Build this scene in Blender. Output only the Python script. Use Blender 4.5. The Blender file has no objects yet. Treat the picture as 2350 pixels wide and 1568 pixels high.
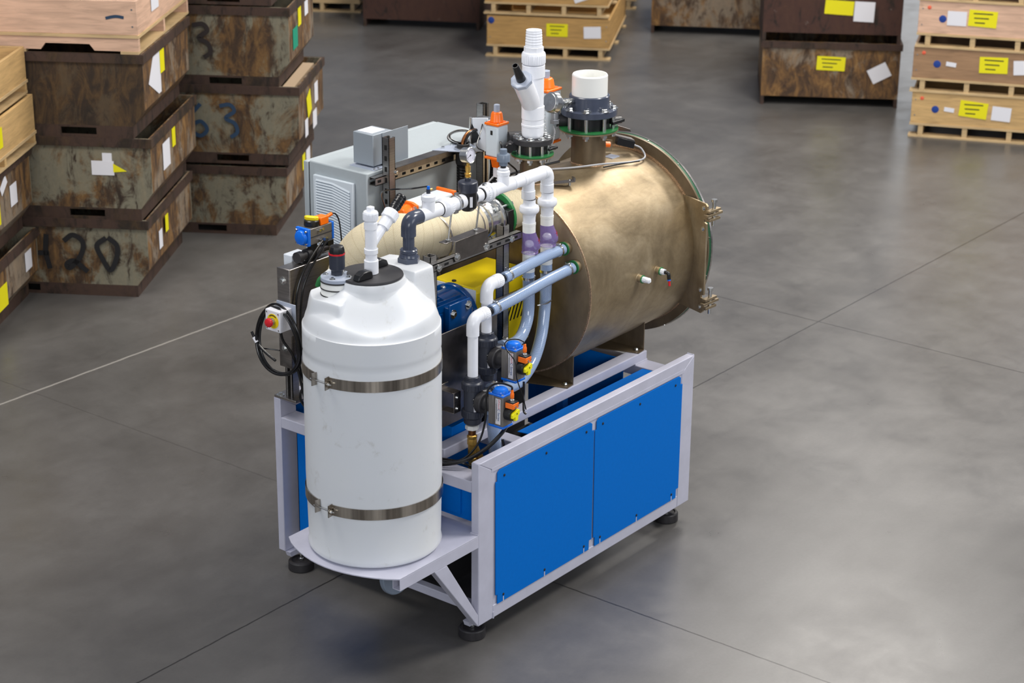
import bpy, bmesh, math, random
from mathutils import Vector, Matrix
random.seed(7)
sc = bpy.context.scene
COL = sc.collection
PI = math.pi
V3 = Vector

# ------------------------------------------------------------------ camera, world, lights, exposure
FPX, YAW, PIT, ROLL = 4677.488, 0.658561, 0.36232, 0.009596
CAM = V3((-5.951156, -4.770603, 4.272502))
Fw = V3((math.cos(YAW)*math.cos(PIT), math.sin(YAW)*math.cos(PIT), -math.sin(PIT)))
Rt = Fw.cross(V3((0, 0, 1))).normalized()
Up = Rt.cross(Fw)
cr, sr = math.cos(ROLL), math.sin(ROLL)
Rt, Up = cr*Rt + sr*Up, -sr*Rt + cr*Up
cam_d = bpy.data.cameras.new('camera')
cam_d.sensor_width = 36.0
cam_d.lens = FPX/2350*36.0
cam_d.clip_end = 200
cam_d.dof.use_dof = True
cam_d.dof.focus_distance = 8.7
cam_d.dof.aperture_fstop = 4.0
cam = bpy.data.objects.new('camera', cam_d)
COL.objects.link(cam)
cam.matrix_world = Matrix(((Rt.x, Up.x, -Fw.x, CAM.x), (Rt.y, Up.y, -Fw.y, CAM.y), (Rt.z, Up.z, -Fw.z, CAM.z), (0, 0, 0, 1)))
sc.camera = cam
sc.view_settings.view_transform = 'Standard'
sc.view_settings.look = 'None'
sc.view_settings.gamma = 1.0
sc.view_settings.use_curve_mapping = False
sc.view_settings.exposure = 0.0

w = bpy.data.worlds.new('world'); sc.world = w
w.use_nodes = True
bgn = w.node_tree.nodes['Background']
bgn.inputs[0].default_value = (0.78, 0.84, 1.0, 1)
bgn.inputs[1].default_value = 0.27

def area(name, loc, target, sx, sy, power, color=(1, 0.97, 0.93)):
    d = bpy.data.lights.new(name, 'AREA'); d.shape = 'RECTANGLE'; d.size = sx; d.size_y = sy
    d.energy = power; d.color = color
    o = bpy.data.objects.new(name, d); COL.objects.link(o)
    o.location = loc
    o.rotation_euler = (V3(target)-V3(loc)).to_track_quat('-Z', 'Y').to_euler()
    return o
# high-bay lamp rows of the hall, and broad lights out of view on the camera side, one an added fill
area('high_bay_light', (-1.5, 2.5, 7.2), (-1.5, 2.5, 0), 2.5, 2.5, 270, (1, 0.96, 0.9))
area('high_bay_light', (3.5, -3.2, 7.2), (3.0, -2.6, 0), 2.2, 2.2, 430, (1, 0.97, 0.92))
area('high_bay_light', (6.3, 1.2, 8.0), (6.3, 1.2, 0), 2.5, 2.5, 540, (1, 0.95, 0.88))
area('high_bay_light', (12.5, 4.5, 8.0), (12.0, 4.5, 0), 2.5, 2.5, 420, (1, 0.95, 0.88))
area('high_bay_light', (13.5, -2.0, 8.0), (13.5, -2.0, 0), 2.5, 2.5, 600, (1, 0.97, 0.93))
area('camera_side_light', (-9.0, 1.0, 5.0), (0, 0.6, 0.8), 4.0, 4.0, 190, (0.92, 0.96, 1.0))
area('camera_side_light', (-9.0, -8.0, 4.2), (0, 0.4, 0.6), 5.0, 3.5, 330, (0.96, 0.98, 1.0))  # added frontal fill behind the camera, evens out the drum's brightness
area('camera_side_light', (1.5, -10.0, 5.0), (1.0, 0.5, 0.6), 5.0, 4.0, 230, (0.95, 0.97, 1.0))

for nm_, lc_ in (('far_door_light', (24.9, 10.6)),):
    area(nm_, (lc_[0], lc_[1], 3.2), (lc_[0]-8.5, lc_[1]-4.6, 2.6), 1.6, 5.5, 42, (0.95, 0.98, 1.0))

# ------------------------------------------------------------------ materials
def s2l(c):
    return tuple(((x/255)/12.92 if x/255 <= 0.04045 else (((x/255)+0.055)/1.055)**2.4) for x in c)
def newmat(name):
    m = bpy.data.materials.new(name); m.use_nodes = True
    nt = m.node_tree; b = nt.nodes['Principled BSDF']
    return m, nt, b
def N(nt, t, **kw):
    n = nt.nodes.new(t)
    for k, v in kw.items():
        if hasattr(n, k): setattr(n, k, v)
    return n
def setin(n, **kw):
    for k, v in kw.items(): n.inputs[k.replace('_', ' ')].default_value = v
def noise(nt, scale, detail=4, rough=0.55, vec=None, dist=0.0):
    n = N(nt, 'ShaderNodeTexNoise'); n.inputs['Scale'].default_value = scale
    n.inputs['Detail'].default_value = detail; n.inputs['Roughness'].default_value = rough
    n.inputs['Distortion'].default_value = dist
    if vec is not None: nt.links.new(vec, n.inputs['Vector'])
    return n
def mapping(nt, out, scale=(1, 1, 1), rot=(0, 0, 0)):
    mp = N(nt, 'ShaderNodeMapping'); nt.links.new(out, mp.inputs['Vector'])
    mp.inputs['Scale'].default_value = scale; mp.inputs['Rotation'].default_value = rot
    return mp.outputs[0]
def ramp(nt, fac, stops):
    r = N(nt, 'ShaderNodeValToRGB'); e = r.color_ramp.elements
    while len(e) < len(stops): e.new(0.5)
    for el, (p, c) in zip(e, stops):
        el.position = p; el.color = (*c, 1) if len(c) == 3 else c
    nt.links.new(fac, r.inputs[0])
    return r.outputs[0]
def mixc(nt, fac, a, b, mode='MIX'):
    m = N(nt, 'ShaderNodeMix'); m.data_type = 'RGBA'; m.blend_type = mode
    for sock, v in ((m.inputs[0], fac), (m.inputs[6], a), (m.inputs[7], b)):
        if isinstance(v, (int, float)): sock.default_value = v
        elif isinstance(v, tuple): sock.default_value = (*v, 1) if len(v) == 3 else v
        else: nt.links.new(v, sock)
    return m.outputs[2]
def mathn(nt, op, a, b=None):
    m = N(nt, 'ShaderNodeMath'); m.operation = op
    for i, v in enumerate((a, b)):
        if v is None: continue
        if isinstance(v, (int, float)): m.inputs[i].default_value = v
        else: nt.links.new(v, m.inputs[i])
    return m.outputs[0]
def bump(nt, b, h, strength=0.2, dist=0.01):
    n = N(nt, 'ShaderNodeBump'); n.inputs['Strength'].default_value = strength; n.inputs['Distance'].default_value = dist
    nt.links.new(h, n.inputs['Height']); nt.links.new(n.outputs[0], b.inputs['Normal'])

def simple(name, rgb, rough=0.4, metal=0.0, var=0.0, scale=20, coat=0.0, bmp=0.0, spec=0.5):
    m, nt, b = newmat(name)
    c = s2l(rgb)
    b.inputs['Base Color'].default_value = (*c, 1)
    b.inputs['Roughness'].default_value = rough; b.inputs['Metallic'].default_value = metal
    b.inputs['Coat Weight'].default_value = coat
    b.inputs['Specular IOR Level'].default_value = spec
    if var or bmp:
        tc = N(nt, 'ShaderNodeTexCoord')
        n = noise(nt, scale, 5, 0.6, tc.outputs['Object'])
        if var:
            lo = tuple(x*(1-var) for x in c); hi = tuple(min(1, x*(1+var)) for x in c)
            nt.links.new(ramp(nt, n.outputs[0], [(0.3, lo), (0.7, hi)]), b.inputs['Base Color'])
        if bmp: bump(nt, b, n.outputs[0], bmp, 0.003)
    return m

M = {}
M['frame'] = simple('lavender_grey_paint', (190, 190, 205), 0.38, 0, 0.06, 9)
M['blue'] = simple('blue_powder_coat', (0, 108, 200), 0.5, 0, 0.03, 60, bmp=0.05, spec=0.1)
M['blue_cap'] = simple('bright_blue_plastic', (10, 110, 225), 0.25)
M['motor_blue'] = simple('dark_blue_gloss_paint', (0, 74, 142), 0.18, 0, 0.08, 15, 0.4)
M['yellow'] = simple('yellow_paint', (240, 212, 20), 0.28, 0, 0.08, 8)
M['yellow_tag'] = simple('yellow_plastic', (245, 238, 20), 0.35)
M['orange'] = simple('orange_plastic', (255, 118, 18), 0.3)
M['pvc'] = simple('white_pvc', (240, 242, 248), 0.22, 0, 0.02, 30)
M['pvc_warm'] = simple('cream_white_pvc', (240, 240, 236), 0.3)
M['pvc_grey'] = simple('charcoal_pvc', (70, 76, 92), 0.2, 0, 0.08, 20)
M['pvc_light'] = simple('light_grey_pvc', (168, 176, 192), 0.3)
M['pvc_mid'] = simple('mid_grey_pvc', (120, 132, 148), 0.3)
M['white_board'] = simple('white_plate', (222, 228, 236), 0.35)
M['black'] = simple('black_plastic', (26, 26, 28), 0.3)
M['black_soft'] = simple('black_matt_plastic', (48, 47, 50), 0.55, 0, 0.2, 14)
M['rubber'] = simple('black_rubber', (34, 34, 36), 0.62, 0, 0.1, 30)
M['charcoal'] = simple('charcoal_plastic', (50, 54, 66), 0.33, 0, 0.1, 25)
M['dark'] = simple('dark_recess_shade', (16, 16, 20), 0.7)  # near-black that holds the shade of recesses in its colour
M['hole'] = simple('hole_black', (8, 8, 8), 0.9)
M['chrome'] = simple('zinc_plated_steel', (215, 216, 214), 0.22, 1.0, 0.1, 60)
M['alu'] = simple('cast_aluminium', (200, 202, 206), 0.3, 1.0, 0.1, 30)
M['act_grey'] = simple('anodised_grey_body', (128, 124, 120), 0.38, 0.5)
M['brass'] = simple('brass', (224, 180, 92), 0.34, 0.85, 0.12, 60)
M['copper'] = simple('copper_nipple', (150, 98, 62), 0.35, 1.0, 0.1, 60)
M['green'] = simple('green_gasket', (40, 118, 62), 0.45)
M['green_dark'] = simple('dark_green_gasket', (36, 84, 56), 0.5)
M['red'] = simple('red_plastic', (210, 35, 45), 0.3)
M['enclosure'] = simple('light_blue_grey_enclosure', (168, 176, 180), 0.45, 0, 0.02, 40)
M['trafo'] = simple('grey_metal_box', (150, 158, 166), 0.45, 0.2)
M['louvre'] = simple('pale_grey_plastic_louvre', (208, 217, 224), 0.4)
M['label'] = simple('white_paper', (226, 226, 232), 0.6)
M['label_yellow'] = simple('yellow_paper', (232, 222, 8), 0.55)
M['ink'] = simple('black_ink', (26, 26, 26), 0.6)
M['marker'] = simple('black_marker_paint', (20, 19, 22), 0.7)
M['marker_faded'] = simple('faded_black_marker', (44, 36, 34), 0.8)
M['marker_blue'] = simple('faded_blue_marker', (38, 62, 88), 0.8)
M['ink_blue'] = simple('blue_ink', (30, 70, 130), 0.6)
M['ink_red'] = simple('red_ink', (200, 50, 60), 0.6)
M['blue_mark'] = simple('blue_paint_mark', (22, 60, 140), 0.6)
M['red_mark'] = simple('red_paint_mark', (230, 100, 70), 0.6)
M['cable'] = simple('black_cable', (20, 20, 22), 0.25)
M['cable_grey'] = simple('grey_cable', (165, 166, 170), 0.35)
M['teal'] = simple('teal_tag', (20, 150, 120), 0.5)
M['dial'] = simple('gauge_dial', (225, 224, 236), 0.3)
M['cardboard'] = simple('tan_cardboard', (186, 162, 134), 0.7)
M['foot'] = simple('rubber_foot', (38, 36, 38), 0.5, 0, 0.2, 40)

def mk_floor():
    m, nt, b = newmat('polished_concrete')
    tc = N(nt, 'ShaderNodeTexCoord'); o = tc.outputs['Object']
    n1 = noise(nt, 0.55, 6, 0.6, o, 0.6); n2 = noise(nt, 3.0, 8, 0.65, o, 0.3); n3 = noise(nt, 60, 3, 0.7, o)
    n4 = noise(nt, 1.0, 6, 0.7, mapping(nt, o, (0.5, 4.5, 1), (0, 0, 0.5)))
    c1 = ramp(nt, n1.outputs[0], [(0.3, s2l((78, 76, 74))), (0.7, s2l((104, 102, 100)))])
    c2 = ramp(nt, n2.outputs[0], [(0.25, (0.72, 0.72, 0.72)), (0.75, (1.12, 1.12, 1.12))])
    c = mixc(nt, 0.75, c1, c2, 'MULTIPLY')
    c = mixc(nt, 0.35, c, ramp(nt, n4.outputs[0], [(0.3, (0.75, 0.74, 0.73)), (0.7, (1.15, 1.15, 1.15))]), 'MULTIPLY')
    c = mixc(nt, 0.3, c, ramp(nt, n3.outputs[0], [(0.3, (0.8, 0.8, 0.8)), (0.7, (1.15, 1.15, 1.15))]), 'MULTIPLY')
    sp = N(nt, 'ShaderNodeSeparateXYZ'); nt.links.new(o, sp.inputs[0])
    # small wobble of the saw cuts
    wob = mathn(nt, 'MULTIPLY', mathn(nt, 'SUBTRACT', noise(nt, 9, 4, 0.7, o).outputs[0], 0.5), 0.012)
    def line(sock, pos, half):
        d = mathn(nt, 'ABSOLUTE', mathn(nt, 'ADD', mathn(nt, 'SUBTRACT', sock, pos), wob))
        return mathn(nt, 'LESS_THAN', d, half)
    tot = None
    for pos in (0.892,):
        l = line(sp.outputs[1], pos, 0.0045); tot = l if tot is None else mathn(nt, 'MAXIMUM', tot, l)
    near = mathn(nt, 'LESS_THAN', sp.outputs[1], 0.9)
    l = line(sp.outputs[0], 0.6645, 0.0045)
    tot = mathn(nt, 'MAXIMUM', tot, mathn(nt, 'MAXIMUM', mathn(nt, 'MULTIPLY', l, near), mathn(nt, 'MULTIPLY', l, 0.3)))
    tot = mathn(nt, 'MAXIMUM', tot, line(sp.outputs[0], 4.416, 0.0045))
    pale = line(sp.outputs[1], 3.688, 0.008)
    cut = mathn(nt, 'LESS_THAN', sp.outputs[0], 3.7)
    pale = mathn(nt, 'MULTIPLY', pale, cut)
    c = mixc(nt, tot, c, s2l((48, 46, 45)))
    c = mixc(nt, mathn(nt, 'MULTIPLY', pale, 0.6), c, s2l((168, 164, 158)))
    nt.links.new(c, b.inputs['Base Color'])
    nt.links.new(ramp(nt, n2.outputs[0], [(0.2, (0.24,)*3), (0.8, (0.42,)*3)]), b.inputs['Roughness'])
    b.inputs['Specular IOR Level'].default_value = 0.5
    bump(nt, b, n2.outputs[0], 0.05, 0.01)
    return m
M['floor'] = mk_floor()

def mk_tank():
    m, nt, b = newmat('white_polyethylene')
    tc = N(nt, 'ShaderNodeTexCoord'); o = tc.outputs['Object']
    n1 = noise(nt, 5, 7, 0.7, o, 1.2); n2 = noise(nt, 26, 6, 0.75, o, 0.8); n3 = noise(nt, 1.8, 3, 0.5, o)
    base = s2l((216, 219, 223))
    scuff = mathn(nt, 'MULTIPLY', ramp(nt, n1.outputs[0], [(0.57, (0, 0, 0)), (0.7, (1, 1, 1))]), ramp(nt, n2.outputs[0], [(0.48, (0, 0, 0)), (0.62, (1, 1, 1))]))
    c = mixc(nt, mathn(nt, 'MULTIPLY', scuff, 0.7), base, s2l((178, 176, 168)))
    c = mixc(nt, ramp(nt, n3.outputs[0], [(0.5, (0, 0, 0)), (0.8, (0.35,)*3)]), c, s2l((232, 230, 222)))
    nt.links.new(c, b.inputs['Base Color'])
    b.inputs['Roughness'].default_value = 0.36
    b.inputs['Subsurface Weight'].default_value = 0.25
    b.inputs['Subsurface Radius'].default_value = (0.03, 0.03, 0.035)
    bump(nt, b, n3.outputs[0], 0.1, 0.02)
    return m
M['tank'] = mk_tank()

def mk_steel(name, rgb, rough, stretch=(1, 1, 30), lo=0.8, hi=1.15, metal=1.0):
    m, nt, b = newmat(name)
    tc = N(nt, 'ShaderNodeTexCoord'); o = tc.outputs['Object']
    n = noise(nt, 6, 5, 0.6, mapping(nt, o, stretch)); n2 = noise(nt, 4, 4, 0.6, o, 0.5)
    c = s2l(rgb)
    cc = ramp(nt, n.outputs[0], [(0.3, tuple(x*lo for x in c)), (0.7, tuple(min(1, x*hi) for x in c))])
    nt.links.new(mixc(nt, 0.4, cc, ramp(nt, n2.outputs[0], [(0.3, (0.75,)*3), (0.7, (1.1,)*3)]), 'MULTIPLY'), b.inputs['Base Color'])
    b.inputs['Metallic'].default_value = metal
    nt.links.new(ramp(nt, n2.outputs[0], [(0.3, (rough*0.8,)*3), (0.7, (rough*1.2,)*3)]), b.inputs['Roughness'])
    return m
M['stainless'] = mk_steel('brushed_stainless', (178, 172, 168), 0.3)
M['stainless_plate'] = mk_steel('dull_stainless_plate', (140, 134, 130), 0.34, (3, 1, 3))
M['strut'] = mk_steel('galvanised_strut', (176, 174, 172), 0.32)
M['strap'] = mk_steel('stainless_strap', (172, 164, 154), 0.22, (8, 8, 0.2), 0.55, 1.3)

def mk_vessel():
    m, nt, b = newmat('heat_tinted_steel')
    tc = N(nt, 'ShaderNodeTexCoord'); o = tc.outputs['Object']
    n1 = noise(nt, 3.2, 7, 0.62, o, 0.8); n2 = noise(nt, 7, 6, 0.7, mapping(nt, o, (1, 5, 0.8), (0.5, 0.2, 0)), 0.6)
    n3 = noise(nt, 1.6, 4, 0.5, o, 0.4); n4 = noise(nt, 45, 4, 0.7, o)
    c = ramp(nt, n1.outputs[0], [(0.28, s2l((136, 119, 92))), (0.5, s2l((160, 142, 112))), (0.72, s2l((184, 167, 138)))])
    c = mixc(nt, 0.55, c, ramp(nt, n2.outputs[0], [(0.3, (0.62, 0.6, 0.58)), (0.55, (1, 1, 1)), (0.8, (1.15, 1.12, 1.05))]), 'MULTIPLY')
    c = mixc(nt, ramp(nt, n3.outputs[0], [(0.5, (0, 0, 0)), (0.75, (0.4,)*3)]), c, s2l((150, 140, 134)))
    c = mixc(nt, 0.15, c, n4.outputs[0], 'OVERLAY')
    nt.links.new(c, b.inputs['Base Color'])
    b.inputs['Metallic'].default_value = 0.7
    nt.links.new(ramp(nt, n1.outputs[0], [(0.3, (0.36,)*3), (0.7, (0.5,)*3)]), b.inputs['Roughness'])
    bump(nt, b, n2.outputs[0], 0.06, 0.01)
    return m
M['vessel'] = mk_vessel()
M['vessel_dark'] = mk_steel('dark_heat_tinted_steel', (120, 104, 82), 0.40, (1, 2, 1), 0.75, 1.2, 0.5)
M['weld'] = simple('weld_bead', (205, 172, 140), 0.3, 0.8, 0.5, 160, bmp=0.6)

def mk_rust(name, paint, paint_amt, darkness=1.0, seed=0.0, white=0.0):
    m, nt, b = newmat(name)
    tc = N(nt, 'ShaderNodeTexCoord'); info = N(nt, 'ShaderNodeObjectInfo')
    mp = N(nt, 'ShaderNodeVectorMath'); mp.operation = 'ADD'
    nt.links.new(tc.outputs['Object'], mp.inputs[0])
    cmb = N(nt, 'ShaderNodeCombineXYZ')
    r = mathn(nt, 'MULTIPLY', info.outputs['Random'], 37.0)
    for i in range(3): nt.links.new(r, cmb.inputs[i])
    nt.links.new(cmb.outputs[0], mp.inputs[1]); o = mp.outputs[0]
    d = darkness
    n1 = noise(nt, 3.0, 8, 0.7, mapping(nt, o, (1, 1, 0.7)), 0.4); n2 = noise(nt, 9, 8, 0.72, mapping(nt, o, (1.3, 1.3, 0.5)), 0.8)
    n3 = noise(nt, 30, 5, 0.7, o)
    rust = ramp(nt, n2.outputs[0], [(0.28, s2l((34*d, 26*d, 20*d))), (0.45, s2l((68*d, 49*d, 32*d))), (0.6, s2l((112*d, 82*d, 46*d))), (0.78, s2l((138*d, 112*d, 70*d)))])
    mask = ramp(nt, n1.outputs[0], [(0.62-paint_amt*0.35, (0, 0, 0)), (0.70-paint_amt*0.35, (1, 1, 1))])
    mask2 = ramp(nt, n2.outputs[0], [(0.36, (0, 0, 0)), (0.46, (1, 1, 1))])
    mk = mathn(nt, 'MULTIPLY', mask, mask2)
    c = mixc(nt, mathn(nt, 'MULTIPLY', mk, 0.72), rust, s2l(paint))
    c = mixc(nt, 0.4, c, ramp(nt, n3.outputs[0], [(0.3, (0.7,)*3), (0.7, (1.2,)*3)]), 'MULTIPLY')
    if white:
        n5 = noise(nt, 6.5, 6, 0.75, o, 0.4)
        c = mixc(nt, ramp(nt, n5.outputs[0], [(0.66, (0, 0, 0)), (0.7, (white,)*3)]), c, s2l((190, 188, 182)))
    nt.links.new(c, b.inputs['Base Color'])
    b.inputs['Roughness'].default_value = 0.75
    bump(nt, b, n2.outputs[0], 0.3, 0.01)
    return m
M['rust'] = mk_rust('rusty_painted_steel', (132, 130, 112), 0.5, 1.0)
M['rust_side'] = mk_rust('rusty_steel_side', (138, 126, 110), 0.35, 1.15, white=0.6)  # lighter than the front rust: stronger light on side walls put into colour
M['rust_dark'] = mk_rust('dark_rusty_steel', (80, 66, 48), 0.35, 0.72)
M['maroon'] = mk_rust('maroon_painted_steel', (74, 44, 36), 1.6, 0.55, white=0.25)
M['rim'] = mk_rust('dark_steel_rim', (70, 50, 42), 0.6, 0.58)

def mk_wood(name, rgb, rough=0.6):
    m, nt, b = newmat(name)
    tc = N(nt, 'ShaderNodeTexCoord'); o = tc.outputs['Object']
    n1 = noise(nt, 3, 6, 0.6, mapping(nt, o, (1.2, 1.2, 11)), 0.8); n2 = noise(nt, 2.4, 3, 0.5, o)
    c = s2l(rgb)
    cc = ramp(nt, n1.outputs[0], [(0.3, tuple(x*0.72 for x in c)), (0.55, c), (0.75, tuple(min(1, x*1.12) for x in c))])
    kn = N(nt, 'ShaderNodeTexVoronoi'); kn.inputs['Scale'].default_value = 3.5
    nt.links.new(o, kn.inputs['Vector'])
    cc = mixc(nt, ramp(nt, kn.outputs['Distance'], [(0.04, (0.6,)*3), (0.1, (0, 0, 0))]), cc, tuple(x*0.35 for x in c))
    nt.links.new(mixc(nt, 0.5, cc, ramp(nt, n2.outputs[0], [(0.3, (0.85,)*3), (0.7, (1.1,)*3)]), 'MULTIPLY'), b.inputs['Base Color'])
    b.inputs['Roughness'].default_value = rough
    bump(nt, b, n1.outputs[0], 0.15, 0.005)
    return m
M['wood_pink'] = mk_wood('pinkish_pine', (216, 178, 152))
M['wood_tan'] = mk_wood('tan_pine', (202, 166, 112))
M['wood_gold'] = mk_wood('golden_pine', (186, 146, 88))
M['wood_brown'] = mk_wood('weathered_brown_pine', (158, 124, 92))
M['wood_pale'] = mk_wood('pale_pallet_wood', (200, 172, 128))

def mk_hose():
    m, nt, b = newmat('braided_clear_hose')
    uv = N(nt, 'ShaderNodeUVMap'); sp = N(nt, 'ShaderNodeSeparateXYZ'); nt.links.new(uv.outputs[0], sp.inputs[0])
    u = mathn(nt, 'MULTIPLY', sp.outputs[0], 2*PI*18); v = mathn(nt, 'MULTIPLY', sp.outputs[1], 2*PI*190)
    a = mathn(nt, 'SINE', mathn(nt, 'ADD', u, v)); c = mathn(nt, 'SINE', mathn(nt, 'SUBTRACT', u, v))
    mx = mathn(nt, 'MAXIMUM', a, c)
    col = ramp(nt, mx, [(0.35, s2l((112, 138, 178))), (0.95, s2l((186, 202, 226)))])
    nt.links.new(col, b.inputs['Base Color'])
    b.inputs['Roughness'].default_value = 0.12
    b.inputs['Coat Weight'].default_value = 0.6
    b.inputs['Subsurface Weight'].default_value = 0.2
    b.inputs['Subsurface Radius'].default_value = (0.01, 0.012, 0.02)
    return m
M['hose'] = mk_hose()

def mk_insul():
    m, nt, b = newmat('woven_insulation_cloth')
    uv = N(nt, 'ShaderNodeUVMap')
    sp = N(nt, 'ShaderNodeSeparateXYZ'); nt.links.new(uv.outputs[0], sp.inputs[0])
    tc = N(nt, 'ShaderNodeTexCoord')
    u = mathn(nt, 'MULTIPLY', sp.outputs[0], 2*PI*95); v = mathn(nt, 'MULTIPLY', sp.outputs[1], 2*PI*170)
    wv = mathn(nt, 'MULTIPLY', mathn(nt, 'SINE', u), mathn(nt, 'SINE', v))
    sp2 = mathn(nt, 'SINE', mathn(nt, 'MULTIPLY', mathn(nt, 'ADD', sp.outputs[1], mathn(nt, 'MULTIPLY', sp.outputs[0], 0.03)), 2*PI*32))
    n = noise(nt, 8, 5, 0.6, tc.outputs['Object'])
    c = ramp(nt, wv, [(0.1, s2l((204, 188, 154))), (0.7, s2l((244, 236, 214)))])
    c = mixc(nt, 0.35, c, ramp(nt, n.outputs[0], [(0.3, (0.82, 0.8, 0.76)), (0.7, (1.1, 1.1, 1.08))]), 'MULTIPLY')
    c = mixc(nt, ramp(nt, sp2, [(0.9, (0, 0, 0)), (1.0, (0.35,)*3)]), c, s2l((180, 160, 122)))
    nt.links.new(c, b.inputs['Base Color'])
    b.inputs['Roughness'].default_value = 0.85
    bump(nt, b, wv, 0.3, 0.003)
    return m
M['insul'] = mk_insul()

def mk_conduit():
    m, nt, b = newmat('black_spiral_conduit')
    uv = N(nt, 'ShaderNodeUVMap'); sp = N(nt, 'ShaderNodeSeparateXYZ'); nt.links.new(uv.outputs[0], sp.inputs[0])
    b.inputs['Base Color'].default_value = (0.012, 0.012, 0.013, 1); b.inputs['Roughness'].default_value = 0.25
    s = mathn(nt, 'SINE', mathn(nt, 'ADD', mathn(nt, 'MULTIPLY', sp.outputs[1], 2*PI*75), mathn(nt, 'MULTIPLY', sp.outputs[0], 2*PI)))
    bump(nt, b, s, 1.0, 0.006)
    return m
M['conduit'] = mk_conduit()

def mk_clear(name, rgb, alpha):
    m, nt, b = newmat(name)
    b.inputs['Base Color'].default_value = (*s2l(rgb), 1)
    b.inputs['Roughness'].default_value = 0.05
    b.inputs['Alpha'].default_value = alpha
    b.inputs['Coat Weight'].default_value = 0.5
    return m
M['purple'] = mk_clear('purple_clear_plastic', (142, 122, 186), 0.55)
M['glass'] = mk_clear('gauge_glass', (235, 235, 245), 0.12)

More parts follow.
